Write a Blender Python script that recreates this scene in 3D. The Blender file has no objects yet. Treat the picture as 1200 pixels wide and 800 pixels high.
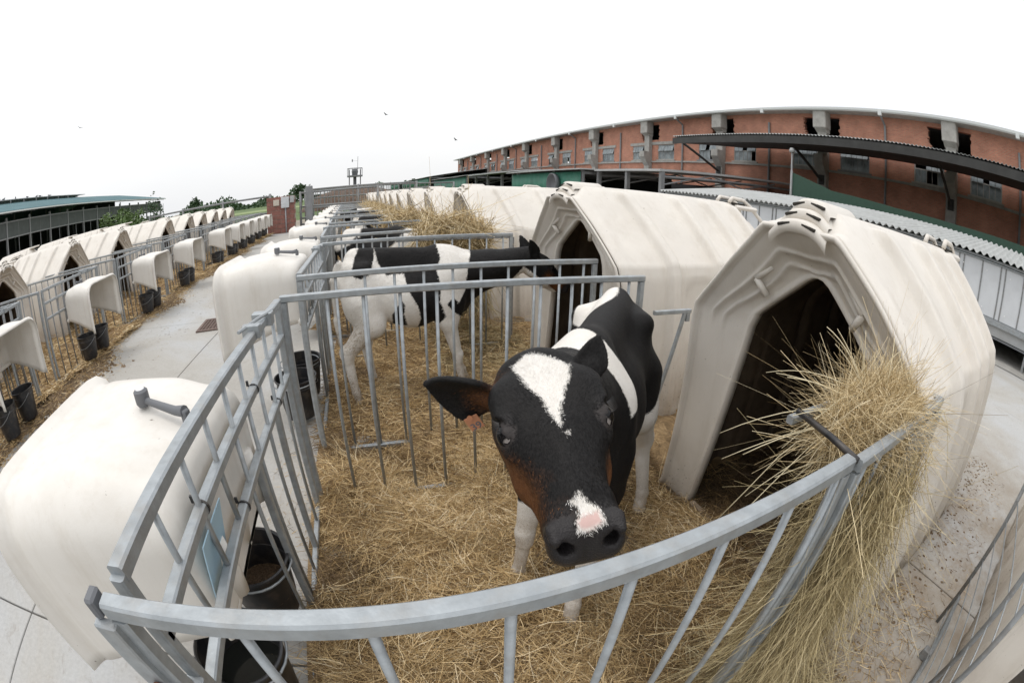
import bpy, math, random
import numpy as np
from mathutils import Vector, Matrix
sc = bpy.context.scene
RNG = np.random.default_rng(7)
random.seed(7)
# ------------------------------------------------------------------ camera (full-frame fisheye lens, hand held at 1.5 m)
YAW, PITCH, ROLL = math.radians(18.044), math.radians(-19.445), math.radians(1.179)
cd = bpy.data.cameras.new('camera')
cd.type = 'PANO'
cd.panorama_type = 'FISHEYE_EQUISOLID'
cd.fisheye_lens = 521.35*36/1200
cd.fisheye_fov = math.radians(190)
cd.sensor_width = 36
cd.clip_start = 0.01; cd.clip_end = 3000
cam = bpy.data.objects.new('camera', cd); sc.collection.objects.link(cam)
F = Vector((math.sin(YAW)*math.cos(PITCH), math.cos(YAW)*math.cos(PITCH), math.sin(PITCH)))
R0 = Vector((math.cos(YAW), -math.sin(YAW), 0)); U0 = R0.cross(F)
R1 = R0*math.cos(ROLL)+U0*math.sin(ROLL); U1 = U0*math.cos(ROLL)-R0*math.sin(ROLL)
m = Matrix((R1, U1, -F)).transposed().to_4x4(); m.translation = (0, 0, 1.5)
cam.matrix_world = m
sc.camera = cam
# ------------------------------------------------------------------ overcast sky, soft sun
w = bpy.data.worlds.new('World'); sc.world = w; w.use_nodes = True
nt = w.node_tree; nt.nodes.clear()
out = nt.nodes.new('ShaderNodeOutputWorld'); bg = nt.nodes.new('ShaderNodeBackground')
sky = nt.nodes.new('ShaderNodeTexSky'); sky.sky_type = 'NISHITA'; sky.sun_disc = False
SUN_EL, SUN_AZ = math.radians(70), math.radians(-70)      # azimuth from +Y towards +X
sky.sun_elevation = SUN_EL; sky.sun_rotation = SUN_AZ; sky.air_density = 1.0; sky.dust_density = 4
mul = nt.nodes.new('ShaderNodeVectorMath'); mul.operation = 'SCALE'; mul.inputs['Scale'].default_value = 0.1
mx = nt.nodes.new('ShaderNodeMix'); mx.data_type = 'RGBA'; mx.inputs[0].default_value = 0.88
cl = nt.nodes.new('ShaderNodeValToRGB'); tc = nt.nodes.new('ShaderNodeTexCoord'); nz = nt.nodes.new('ShaderNodeTexNoise')
mp = nt.nodes.new('ShaderNodeMapping'); mp.inputs['Scale'].default_value = (1, 1, 3)
nz.inputs['Scale'].default_value = 1.6; nz.inputs['Detail'].default_value = 5
cl.color_ramp.elements[0].position = .32; cl.color_ramp.elements[0].color = (.92, .94, .975, 1)
cl.color_ramp.elements[1].position = .6; cl.color_ramp.elements[1].color = (1, 1, 1, 1)
nt.links.new(tc.outputs['Generated'], mp.inputs[0]); nt.links.new(mp.outputs[0], nz.inputs['Vector'])
nt.links.new(nz.outputs['Fac'], cl.inputs[0]); nt.links.new(sky.outputs[0], mul.inputs[0])
nt.links.new(mul.outputs[0], mx.inputs[6]); nt.links.new(cl.outputs[0], mx.inputs[7])
nt.links.new(mx.outputs[2], bg.inputs[0])
# overcast luminance: about half as bright at the horizon as overhead
sz = nt.nodes.new('ShaderNodeSeparateXYZ'); nt.links.new(tc.outputs['Generated'], sz.inputs[0])
mr = nt.nodes.new('ShaderNodeMapRange'); nt.links.new(sz.outputs['Z'], mr.inputs[0]); mr.inputs[1].default_value = 0; mr.inputs[2].default_value = 1
mr.inputs[3].default_value = 1.0; mr.inputs[4].default_value = 1.7; nt.links.new(mr.outputs[0], bg.inputs[1])
nt.links.new(bg.outputs[0], out.inputs[0])
sd = bpy.data.lights.new('sun', 'SUN'); sd.energy = .7; sd.angle = math.radians(20); sd.color = (1, .96, .9)
so = bpy.data.objects.new('sun', sd); sc.collection.objects.link(so)
sv = Vector((math.sin(SUN_AZ)*math.cos(SUN_EL), math.cos(SUN_AZ)*math.cos(SUN_EL), math.sin(SUN_EL)))
so.rotation_euler = sv.to_track_quat('Z', 'Y').to_euler(); so.location = sv*40
sc.view_settings.view_transform = 'Standard'; sc.view_settings.look = 'None'
sc.view_settings.exposure = 0.04; sc.view_settings.gamma = 1
try:
    sc.cycles.max_bounces = 6; sc.cycles.diffuse_bounces = 4; sc.cycles.glossy_bounces = 3
    sc.cycles.use_denoising = True
except Exception: pass
# ------------------------------------------------------------------ helpers
class MB:
    def __init__(s): s.v = []; s.f = []; s.m = []
    def add(s, vs, fs, mi=0):
        b = len(s.v); s.v += [tuple(p) for p in vs]
        for f in fs: s.f.append(tuple(b+i for i in f)); s.m.append(mi)
        return s
    def box(s, lo, hi, mi=0, M=None, bev=0):
        x0, y0, z0 = lo; x1, y1, z1 = hi
        if bev:
            b = bev
            vs = []
            for (x, sx) in ((x0, 1), (x1, -1)):
                for (y, sy) in ((y0, 1), (y1, -1)):
                    for (z, sz) in ((z0, 1), (z1, -1)):
                        vs += [(x, y+sy*b, z+sz*b), (x+sx*b, y, z+sz*b), (x+sx*b, y+sy*b, z)]
            def i(a, c, d, k): return ((a*2+c)*2+d)*3+k
            fs = []
            for a in (0, 1):
                fs.append((i(a,0,0,0), i(a,1,0,0), i(a,1,1,0), i(a,0,1,0)))
                fs.append((i(0,a,0,1), i(1,a,0,1), i(1,a,1,1), i(0,a,1,1)))
                fs.append((i(0,0,a,2), i(1,0,a,2), i(1,1,a,2), i(0,1,a,2)))
            for a in (0, 1):
                for c in (0, 1):
                    fs.append((i(a,c,0,0), i(a,c,1,0), i(a,c,1,1), i(a,c,0,1)))
                    fs.append((i(a,0,c,0), i(a,1,c,0), i(a,1,c,2), i(a,0,c,2)))
                    fs.append((i(0,a,c,1), i(1,a,c,1), i(1,a,c,2), i(0,a,c,2)))
                    for d in (0, 1): fs.append((i(a,c,d,0), i(a,c,d,1), i(a,c,d,2)))
            if M is not None: vs = [tuple(M @ Vector(p)) for p in vs]
            cen = Vector(np.mean(vs, 0)); out_f = []
            for f in fs:
                P = [Vector(vs[k]) for k in f]; n = (P[1]-P[0]).cross(P[2]-P[0])
                out_f.append(f if n.dot(sum(P, Vector())/len(P)-cen) > 0 else f[::-1])
            return s.add(vs, out_f, mi)
        vs = [(x, y, z) for x in (x0, x1) for y in (y0, y1) for z in (z0, z1)]
        if M is not None: vs = [tuple(M @ Vector(p)) for p in vs]
        return s.add(vs, [(0,1,3,2), (4,6,7,5), (0,4,5,1), (2,3,7,6), (0,2,6,4), (1,5,7,3)], mi)
    def tube(s, pts, r, n=8, mi=0, cap=True, rs=None, sq=False):
        pts = [Vector(p) for p in pts]; k = len(pts); vs = []
        t = (pts[1]-pts[0]).normalized(); up = Vector((0, 0, 1)) if abs(t.z) < .9 else Vector((0, 1, 0))
        a = t.cross(up).normalized()
        for i, p in enumerate(pts):
            t = (pts[min(i+1, k-1)]-pts[max(i-1, 0)]).normalized()
            a = (a-t*a.dot(t)).normalized(); b = t.cross(a); rr = rs[i] if rs is not None else r
            if sq:
                prof = [(.72,1),(1,.72),(1,-.72),(.72,-1),(-.72,-1),(-1,-.72),(-1,.72),(-.72,1)]
                vs += [tuple(p+a*(c*rr)+b*(d*rr)) for c, d in prof]
            else: vs += [tuple(p+(a*math.cos(2*math.pi*j/n)+b*math.sin(2*math.pi*j/n))*rr) for j in range(n)]
        if sq: n = 8
        fs = [(i*n+j, i*n+(j+1) % n, (i+1)*n+(j+1) % n, (i+1)*n+j) for i in range(k-1) for j in range(n)]
        if sq: fs = [f[::-1] for f in fs]
        if cap: fs += [tuple(range(n))[::-1], tuple((k-1)*n+j for j in range(n))]
        return s.add(vs, fs, mi)
    def lathe(s, prof, n=24, c=(0, 0, 0), mi=0, M=None):
        vs = [(c[0]+r*math.cos(2*math.pi*j/n), c[1]+r*math.sin(2*math.pi*j/n), c[2]+z) for r, z in prof for j in range(n)]
        if M is not None: vs = [tuple(M @ Vector(p)) for p in vs]
        return s.add(vs, [(i*n+j, i*n+(j+1) % n, (i+1)*n+(j+1) % n, (i+1)*n+j) for i in range(len(prof)-1) for j in range(n)], mi)
    def prism(s, poly, ax, a, b, mi=0):
        # poly: list of 2-D points in the plane normal to ax, extruded from a to b
        def P(p, t):
            return {0: (t, p[0], p[1]), 1: (p[0], t, p[1]), 2: (p[0], p[1], t)}[ax]
        n = len(poly); vs = [P(p, a) for p in poly]+[P(p, b) for p in poly]
        return s.add(vs, [tuple(range(n)), tuple(range(2*n-1, n-1, -1))]+[(i, i+n, (i+1) % n+n, (i+1) % n) for i in range(n)], mi)
    def mesh(s, name, mats, smooth=False):
        me = bpy.data.meshes.new(name); me.from_pydata(s.v, [], s.f)
        for mm in (mats if isinstance(mats, (list, tuple)) else [mats]): me.materials.append(mm)
        if any(s.m): me.polygons.foreach_set('material_index', s.m)
        if smooth is True: me.polygons.foreach_set('use_smooth', [True]*len(s.f))
        me.update()
        if smooth == 'angle':
            try: me.polygons.foreach_set('use_smooth', [True]*len(s.f)); me.set_sharp_from_angle(angle=math.radians(38))
            except Exception: pass
        return me
def link(name, me, parent=None, loc=None, rot=None):
    o = bpy.data.objects.new(name, me); sc.collection.objects.link(o)
    if parent: o.parent = parent
    if loc is not None: o.location = loc
    if rot is not None: o.rotation_euler = rot
    return o
def obj(name, mb, mats, parent=None, smooth=False, loc=None, rot=None):
    return link(name, mb.mesh(name, mats, smooth), parent, loc, rot)
def tag(o, label=None, cat=None, group=None, kind=None):
    if label: o['label'] = label
    if cat: o['category'] = cat
    if group: o['group'] = group
    if kind: o['kind'] = kind
    return o
def thing(name, label, cat, loc=(0, 0, 0), rz=0, group=None):
    o = link(name, None, None, loc, (0, 0, rz)); return tag(o, label, cat, group)
CH = {}
def copy_tree(o, parent=None):
    c = o.copy(); sc.collection.objects.link(c); c.parent = parent
    for ch in [q for q in sc.objects if q.parent == o] if o.name not in CH else CH[o.name]: copy_tree(ch, c)
    return c
def index_children():
    CH.clear()
    for q in sc.objects: CH.setdefault(q.name, [])
    for q in sc.objects:
        if q.parent: CH[q.parent.name].append(q)
# ------------------------------------------------------------------ materials
def mat(name, col, rough=.6, metal=0, vary=0, vs=8, bump=0, bs=60, spec=.5, dirt=None, dirtamt=.3, ds=3, coat=0, twoside=None, detail=6, specks=False):
    mt = bpy.data.materials.new(name); mt.use_nodes = True; n = mt.node_tree; L = n.links.new
    b = n.nodes['Principled BSDF']; b.inputs['Base Color'].default_value = (*col, 1)
    b.inputs['Roughness'].default_value = rough; b.inputs['Metallic'].default_value = metal
    b.inputs['Specular IOR Level'].default_value = spec
    tc = n.nodes.new('ShaderNodeTexCoord'); src = None
    def noise(sc_, det=detail, rg=.55):
        q = n.nodes.new('ShaderNodeTexNoise'); q.inputs['Scale'].default_value = sc_; q.inputs['Detail'].default_value = det
        q.inputs['Roughness'].default_value = rg; L(tc.outputs['Object'], q.inputs['Vector']); return q
    if vary:
        q = noise(vs); r = n.nodes.new('ShaderNodeMapRange'); r.inputs[1].default_value = .3; r.inputs[2].default_value = .7
        r.inputs[3].default_value = 1-vary; r.inputs[4].default_value = 1+vary; L(q.outputs['Fac'], r.inputs[0])
        mlt = n.nodes.new('ShaderNodeVectorMath'); mlt.operation = 'SCALE'; mlt.inputs[0].default_value = col
        L(r.outputs[0], mlt.inputs['Scale']); src = mlt.outputs[0]
    if dirt:
        q = noise(ds, 9, .65); r = n.nodes.new('ShaderNodeMapRange'); r.inputs[1].default_value = .48; r.inputs[2].default_value = .72
        r.inputs[3].default_value = 0; r.inputs[4].default_value = dirtamt; L(q.outputs['Fac'], r.inputs[0])
        x = n.nodes.new('ShaderNodeMix'); x.data_type = 'RGBA'; L(r.outputs[0], x.inputs[0])
        if src: L(src, x.inputs[6])
        else: x.inputs[6].default_value = (*col, 1)
        x.inputs[7].default_value = (*dirt, 1); src = x.outputs[2]
    if specks:
        # rain streaks and scuffs running down the plastic
        mp_ = n.nodes.new('ShaderNodeMapping'); mp_.inputs['Scale'].default_value = (9, 9, .8); L(tc.outputs['Object'], mp_.inputs[0])
        qs = n.nodes.new('ShaderNodeTexNoise'); qs.inputs['Scale'].default_value = 1.6; qs.inputs['Detail'].default_value = 8; qs.inputs['Roughness'].default_value = .7; L(mp_.outputs[0], qs.inputs['Vector'])
        rs_ = n.nodes.new('ShaderNodeMapRange'); L(qs.outputs['Fac'], rs_.inputs[0]); rs_.inputs[1].default_value = .50; rs_.inputs[2].default_value = .74; rs_.inputs[4].default_value = .26
        x = n.nodes.new('ShaderNodeMix'); x.data_type = 'RGBA'; L(rs_.outputs[0], x.inputs[0]); L(src, x.inputs[6]); x.inputs[7].default_value = (.44, .385, .30, 1); src = x.outputs[2]
        sp0 = n.nodes.new('ShaderNodeSeparateXYZ'); L(tc.outputs['Object'], sp0.inputs[0]); rg = n.nodes.new('ShaderNodeMapRange'); L(sp0.outputs['Z'], rg.inputs[0])
        rg.inputs[1].default_value = .42; rg.inputs[2].default_value = .0; qg = noise(11, 8, .75); mg = n.nodes.new('ShaderNodeMath'); mg.operation = 'MULTIPLY'; L(rg.outputs[0], mg.inputs[0]); L(qg.outputs['Fac'], mg.inputs[1])
        x = n.nodes.new('ShaderNodeMix'); x.data_type = 'RGBA'; L(mg.outputs[0], x.inputs[0]); L(src, x.inputs[6]); x.inputs[7].default_value = (.22, .165, .11, 1); src = x.outputs[2]
        q = noise(75, 3, .6); r = n.nodes.new('ShaderNodeMapRange'); L(q.outputs['Fac'], r.inputs[0]); r.inputs[1].default_value = .74; r.inputs[2].default_value = .77
        q2 = noise(26, 4, .7); r2 = n.nodes.new('ShaderNodeMapRange'); L(q2.outputs['Fac'], r2.inputs[0]); r2.inputs[1].default_value = .70; r2.inputs[2].default_value = .76
        sp = n.nodes.new('ShaderNodeSeparateXYZ'); L(tc.outputs['Object'], sp.inputs[0]); rz = n.nodes.new('ShaderNodeMapRange'); L(sp.outputs['Z'], rz.inputs[0])
        rz.inputs[1].default_value = .05; rz.inputs[2].default_value = .75; rz.inputs[3].default_value = .10; rz.inputs[4].default_value = 0
        ad = n.nodes.new('ShaderNodeMath'); ad.operation = 'ADD'; L(q.outputs['Fac'], ad.inputs[0]); L(rz.outputs[0], ad.inputs[1]); L(ad.outputs[0], r.inputs[0])
        mxx = n.nodes.new('ShaderNodeMath'); mxx.operation = 'MAXIMUM'; L(r.outputs[0], mxx.inputs[0]); L(r2.outputs[0], mxx.inputs[1])
        ml = n.nodes.new('ShaderNodeMath'); ml.operation = 'MULTIPLY'; L(mxx.outputs[0], ml.inputs[0]); ml.inputs[1].default_value = .8
        x = n.nodes.new('ShaderNodeMix'); x.data_type = 'RGBA'; L(ml.outputs[0], x.inputs[0]); L(src, x.inputs[6]); x.inputs[7].default_value = (.10, .07, .045, 1); src = x.outputs[2]
    if src: L(src, b.inputs['Base Color'])
    if bump:
        q = noise(bs, 4); bp = n.nodes.new('ShaderNodeBump'); bp.inputs['Strength'].default_value = bump
        bp.inputs['Distance'].default_value = .01; L(q.outputs['Fac'], bp.inputs['Height']); L(bp.outputs[0], b.inputs['Normal'])
    return mt
def nodes_of(mt): return mt.node_tree, mt.node_tree.nodes, mt.node_tree.links.new
M = {}
M['plastic'] = mat('cream_plastic', (.675, .635, .575), .42, vary=.06, vs=3, bump=.06, bs=140, dirt=(.42, .34, .25), dirtamt=.16, ds=5, spec=.4, specks=True)
M['hood'] = mat('white_plastic', (.70, .67, .62), .42, vary=.04, vs=3, bump=.05, bs=160, dirt=(.48, .41, .32), dirtamt=.2, ds=7, spec=.35, specks=True)
M['inner_brown'] = mat('hutch_inner_brown', (.12, .088, .058), .8, vary=.35, vs=6, bump=.3, bs=40)  # dark brown on every inner face of shell and front panel
M['galv'] = mat('galvanised_steel', (.33, .355, .37), .45, .45, vary=.16, vs=30, bump=.1, bs=150, dirt=(.30, .27, .23), dirtamt=.45, ds=14)
M['galvold'] = mat('weathered_galvanised_steel', (.24, .25, .255), .6, .3, vary=.22, vs=25, bump=.15, bs=120, dirt=(.2, .15, .1), dirtamt=.6, ds=9)
M['cap'] = mat('dark_end_cap', (.13, .135, .145), .6)
M['rust'] = mat('rusty_bolt', (.16, .06, .03), .85, vary=.4, vs=60)
M['black'] = mat('black_plastic', (.018, .018, .02), .38, vary=.2, vs=14, dirt=(.16, .13, .1), dirtamt=.4, ds=12)
M['feed'] = mat('brown_feed', (.13, .085, .05), .9, vary=.5, vs=120, bump=.8, bs=130)
M['water'] = mat('bucket_water', (.02, .022, .02), .05)
M['card'] = mat('pale_blue_card', (.36, .52, .62), .5, vary=.05)
M['wood'] = mat('soiled_wood', (.27, .21, .15), .8, vary=.3, vs=12, dirt=(.1, .07, .04), dirtamt=.6)
M['slot'] = mat('vent_slot_shadow_gap', (.03, .026, .02), .9)
M['dark'] = mat('dark_interior', (.02, .02, .022), .8)
M['green'] = mat('green_curtain', (.035, .17, .115), .6, vary=.2, vs=1.2, dirt=(.12, .2, .16), dirtamt=.4, ds=2)
M['dgreen'] = mat('dark_green_sheet', (.03, .075, .05), .6, vary=.1)
M['groof'] = mat('blue_green_metal_roof', (.10, .17, .185), .85, 0, spec=.1, vary=.12, vs=.6)
M['grey'] = mat('grey_steel_frame', (.23, .235, .24), .6, .2, vary=.15, vs=3)
M['lgrey'] = mat('pale_grey_sheet', (.42, .43, .43), .6, vary=.12, vs=1.3, dirt=(.3, .28, .25), dirtamt=.4, ds=1)
M['curtain'] = mat('grey_mesh_curtain', (.075, .085, .08), .8, vary=.12, vs=2)
M['concrete'] = mat('grey_concrete', (.36, .35, .325), .8, vary=.15, vs=3, bump=.2, bs=40, dirt=(.2, .18, .15), dirtamt=.4, ds=2)
M['fibre'] = mat('fibre_cement_sheet', (.38, .39, .38), .75, vary=.12, vs=2.5, dirt=(.28, .28, .26), dirtamt=.5, ds=2)
M['panel'] = mat('white_door_panel', (.60, .62, .64), .45, vary=.04, dirt=(.3, .3, .3), dirtamt=.25, ds=4)
M['white'] = mat('white_paint', (.8, .8, .8), .5)
M['pvc'] = mat('white_gutter_metal', (.62, .64, .63), .4, .1)
M['manure'] = mat('manure_heap', (.11, .075, .055), .95, vary=.4, vs=2, bump=.8, bs=6)
M['soil'] = mat('straw_and_manure_litter', (.17, .12, .075), .95, vary=.45, vs=14, bump=.9, bs=60)
M['barkm'] = mat('tree_bark', (.12, .09, .06), .9, vary=.3, vs=8)
M['leaf'] = mat('green_leaves', (.085, .14, .035), .6, vary=.5, vs=3)
M['leaf2'] = mat('dark_green_leaves', (.045, .085, .035), .6, vary=.4, vs=2)
M['bird'] = mat('dark_feathers', (.03, .03, .035), .7)
M['conduit'] = mat('grey_conduit', (.35, .35, .36), .6)
M['beige'] = mat('beige_box_paint', (.55, .5, .42), .6)
def straw_mat(name, cols, w=1):
    mt = bpy.data.materials.new(name); mt.use_nodes = True; T, N, L = nodes_of(mt); b = N['Principled BSDF']
    a = N.new('ShaderNodeAttribute'); a.attribute_name = 'rnd'; r = N.new('ShaderNodeValToRGB')
    r.color_ramp.elements[0].color = (*cols[0], 1); r.color_ramp.elements[-1].color = (*cols[-1], 1)
    for i, c in enumerate(cols[1:-1]):
        e = r.color_ramp.elements.new((i+1)/(len(cols)-1)); e.color = (*c, 1)
    L(a.outputs['Fac'], r.inputs[0]); L(r.outputs[0], b.inputs['Base Color'])
    b.inputs['Roughness'].default_value = .55; b.inputs['Specular IOR Level'].default_value = .35
    return mt
M['straw'] = straw_mat('bedding_straw', [(.14, .09, .045), (.36, .24, .105), (.60, .425, .205), (.75, .58, .33), (.88, .76, .53)])
M['hay'] = straw_mat('rack_hay', [(.17, .115, .05), (.42, .31, .155), (.60, .465, .26), (.74, .61, .38), (.85, .74, .52)])
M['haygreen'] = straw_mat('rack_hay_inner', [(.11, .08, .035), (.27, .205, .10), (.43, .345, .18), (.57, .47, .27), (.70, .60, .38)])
def bed_mat(name, cols, scale):
    mt = bpy.data.materials.new(name); mt.use_nodes = True; T, N, L = nodes_of(mt); b = N['Principled BSDF']
    tc = N.new('ShaderNodeTexCoord'); q = N.new('ShaderNodeTexNoise'); q.inputs['Scale'].default_value = scale
    q.inputs['Detail'].default_value = 8; q.inputs['Roughness'].default_value = .7; q.inputs['Distortion'].default_value = 1.5
    L(tc.outputs['Object'], q.inputs['Vector']); r = N.new('ShaderNodeValToRGB'); L(q.outputs['Fac'], r.inputs[0])
    r.color_ramp.elements[0].position = .3; r.color_ramp.elements[1].position = .7
    r.color_ramp.elements[0].color = (*cols[0], 1); r.color_ramp.elements[1].color = (*cols[-1], 1)
    for i, c in enumerate(cols[1:-1]):
        e = r.color_ramp.elements.new(.3+.4*(i+1)/(len(cols)-1)); e.color = (*c, 1)
    L(r.outputs[0], b.inputs['Base Color']); b.inputs['Roughness'].default_value = .9
    bp = N.new('ShaderNodeBump'); bp.inputs['Strength'].default_value = .8; bp.inputs['Distance'].default_value = .02
    L(q.outputs['Fac'], bp.inputs['Height']); L(bp.outputs[0], b.inputs['Normal'])
    return mt
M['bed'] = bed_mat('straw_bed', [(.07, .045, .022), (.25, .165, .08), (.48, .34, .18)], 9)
M['darkbed'] = bed_mat('dark_straw_bed', [(.03, .02, .012), (.08, .055, .03), (.15, .10, .055)], 9)  # darker copy of the bed tone, laid inside the near hutch
# paving: broad stains, fine grain, brushed texture
def paving_mat():
    mt = bpy.data.materials.new('concrete_paving'); mt.use_nodes = True; T, N, L = nodes_of(mt); b = N['Principled BSDF']
    tc = N.new('ShaderNodeNewGeometry')
    def nz(s, d, rg=.6, dist=0):
        q = N.new('ShaderNodeTexNoise'); q.inputs['Scale'].default_value = s; q.inputs['Detail'].default_value = d
        q.inputs['Roughness'].default_value = rg; q.inputs['Distortion'].default_value = dist; L(tc.outputs['Position'], q.inputs['Vector']); return q
    r1 = N.new('ShaderNodeValToRGB'); L(nz(.55, 8, .62, .6).outputs['Fac'], r1.inputs[0])
    r1.color_ramp.elements[0].position = .3; r1.color_ramp.elements[0].color = (.34, .32, .285, 1)
    r1.color_ramp.elements[1].position = .68; r1.color_ramp.elements[1].color = (.44, .45, .455, 1)
    e = r1.color_ramp.elements.new(.5); e.color = (.40, .385, .355, 1)
    r2 = N.new('ShaderNodeMapRange'); L(nz(38, 6, .75).outputs['Fac'], r2.inputs[0]); r2.inputs[1].default_value = .3; r2.inputs[2].default_value = .7
    r2.inputs[3].default_value = .88; r2.inputs[4].default_value = 1.1
    sc_ = N.new('ShaderNodeVectorMath'); sc_.operation = 'SCALE'; L(r1.outputs[0], sc_.inputs[0]); L(r2.outputs[0], sc_.inputs['Scale'])
    # earthy dirt specks on the strip right of the near hutch and along the pens
    q3 = nz(7, 10, .8, 1.0); r3 = N.new('ShaderNodeMapRange'); L(q3.outputs['Fac'], r3.inputs[0]); r3.inputs[1].default_value = .56
    r3.inputs[2].default_value = .72; r3.inputs[3].default_value = 0; r3.inputs[4].default_value = .55
    xm = N.new('ShaderNodeMix'); xm.data_type = 'RGBA'; L(r3.outputs[0], xm.inputs[0]); L(sc_.outputs[0], xm.inputs[6]); xm.inputs[7].default_value = (.19, .15, .11, 1)
    sx = N.new('ShaderNodeSeparateXYZ'); L(tc.outputs['Position'], sx.inputs[0]); ra = N.new('ShaderNodeMapRange'); L(sx.outputs['X'], ra.inputs[0]); ra.inputs[1].default_value = .6; ra.inputs[2].default_value = 1.2
    rb = N.new('ShaderNodeMapRange'); L(sx.outputs['X'], rb.inputs[0]); rb.inputs[1].default_value = 6; rb.inputs[2].default_value = 3.2
    q5 = nz(2.6, 9, .75); r5 = N.new('ShaderNodeMapRange'); L(q5.outputs['Fac'], r5.inputs[0]); r5.inputs[1].default_value = .34; r5.inputs[2].default_value = .62
    m1 = N.new('ShaderNodeMath'); m1.operation = 'MULTIPLY'; L(ra.outputs[0], m1.inputs[0]); L(rb.outputs[0], m1.inputs[1])
    m2 = N.new('ShaderNodeMath'); m2.operation = 'MULTIPLY'; L(m1.outputs[0], m2.inputs[0]); L(r5.outputs[0], m2.inputs[1])
    x5 = N.new('ShaderNodeMix'); x5.data_type = 'RGBA'; L(m2.outputs[0], x5.inputs[0]); L(xm.outputs[2], x5.inputs[6]); x5.inputs[7].default_value = (.27, .225, .175, 1)
    L(x5.outputs[2], b.inputs['Base Color']); b.inputs['Roughness'].default_value = .72; b.inputs['Specular IOR Level'].default_value = .3
    bp = N.new('ShaderNodeBump'); bp.inputs['Strength'].default_value = .25; bp.inputs['Distance'].default_value = .006
    L(nz(60, 5, .7).outputs['Fac'], bp.inputs['Height']); L(bp.outputs[0], b.inputs['Normal'])
    return mt
M['paving'] = paving_mat()
def brick_mat(name, c1, c2, mortar, bw, bh, sc_=1, off=(0, 0, 0)):
    mt = bpy.data.materials.new(name); mt.use_nodes = True; T, N, L = nodes_of(mt); b = N['Principled BSDF']
    tc = N.new('ShaderNodeTexCoord'); sp = N.new('ShaderNodeSeparateXYZ'); cb = N.new('ShaderNodeCombineXYZ')
    L(tc.outputs['Object'], sp.inputs[0]); L(sp.outputs['Y'], cb.inputs['X']); L(sp.outputs['Z'], cb.inputs['Y'])
    br = N.new('ShaderNodeTexBrick'); L(cb.outputs[0], br.inputs['Vector']); br.inputs['Scale'].default_value = 1
    br.inputs['Brick Width'].default_value = bw; br.inputs['Row Height'].default_value = bh; br.inputs['Mortar Size'].default_value = .012
    br.inputs['Color1'].default_value = (*c1, 1); br.inputs['Color2'].default_value = (*c2, 1); br.inputs['Mortar'].default_value = (*mortar, 1)
    q = N.new('ShaderNodeTexNoise'); q.inputs['Scale'].default_value = 1.1; q.inputs['Detail'].default_value = 7; L(tc.outputs['Object'], q.inputs['Vector'])
    r = N.new('ShaderNodeMapRange'); L(q.outputs['Fac'], r.inputs[0]); r.inputs[1].default_value = .3; r.inputs[2].default_value = .7
    r.inputs[3].default_value = .8; r.inputs[4].default_value = 1.15
    # knocked and blackened bricks
    vo = N.new('ShaderNodeTexNoise'); vo.inputs['Scale'].default_value = 6.5; vo.inputs['Detail'].default_value = 3; vo.inputs['Roughness'].default_value = .8
    L(tc.outputs['Object'], vo.inputs['Vector']); r2 = N.new('ShaderNodeMapRange'); L(vo.outputs['Fac'], r2.inputs[0])
    r2.inputs[1].default_value = .66; r2.inputs[2].default_value = .72; r2.inputs[3].default_value = 1; r2.inputs[4].default_value = .35
    mm = N.new('ShaderNodeMath'); mm.operation = 'MULTIPLY'; L(r.outputs[0], mm.inputs[0]); L(r2.outputs[0], mm.inputs[1])
    s = N.new('ShaderNodeVectorMath'); s.operation = 'SCALE'; L(br.outputs['Color'], s.inputs[0]); L(mm.outputs[0], s.inputs['Scale'])
    L(s.outputs[0], b.inputs['Base Color']); b.inputs['Roughness'].default_value = .9
    return mt
M['brick'] = brick_mat('weathered_brickwork', (.54, .22, .145), (.43, .165, .11), (.38, .26, .19), .25, .075)
M['block'] = mat('red_split_block', (.27, .125, .10), .9, vary=.25, vs=6, bump=.6, bs=25)
M['mortar'] = mat('pale_mortar', (.36, .30, .26), .9)
def glass_mat():
    mt = mat('dusty_window_glass', (.20, .23, .24), .25, vary=.4, vs=2.2, spec=.6); return mt
M['glass'] = glass_mat()
# ------------------------------------------------------------------ ground, paving, fields
def sheet(name, x0, x1, y0, y1, z, m_, kind='structure', nx=1, ny=1, zf=None, smooth=False):
    vs = []; 
    for j in range(ny+1):
        for i in range(nx+1):
            x = x0+(x1-x0)*i/nx; y = y0+(y1-y0)*j/ny; vs.append((x, y, z+(zf(x, y) if zf else 0)))
    fs = [(j*(nx+1)+i, j*(nx+1)+i+1, (j+1)*(nx+1)+i+1, (j+1)*(nx+1)+i) for j in range(ny) for i in range(nx)]
    o = obj(name, MB().add(vs, fs), m_, smooth=smooth); o['kind'] = kind; return o
M['field'] = mat('field_grass', (.085, .13, .035), .9, vary=.35, vs=.05)
M['earth'] = mat('yard_earth', (.25, .22, .175), .9, vary=.25, vs=.6, bump=.3, bs=8)
def disc(name, r, z, m_):
    n = 96; mb = MB(); vs = [(0, 0, z)]
    for q in (60, 300, r): vs += [(q*math.cos(2*math.pi*k/n), q*math.sin(2*math.pi*k/n), z) for k in range(n)]
    fs = [(0, 1+k, 1+(k+1) % n) for k in range(n)]
    for q in range(2): fs += [(1+q*n+k, 1+(q+1)*n+k, 1+(q+1)*n+(k+1) % n, 1+q*n+(k+1) % n) for k in range(n)]
    o = obj(name, mb.add(vs, fs), m_); o['kind'] = 'structure'; return o
disc('ground', 2500, -.04, M['field'])
sheet('yard', -60, 60, -40, 34, -.03, M['earth'])
pv = link('pavement', None); pv['kind'] = 'structure'
JX = [-30, -12, -6.6, -2.15, 2.3, 6.4, 9.76]; JY = [-14, -9, -4.2, .86, 5.9, 11, 16, 21, 26]
slab_me = {}
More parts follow.
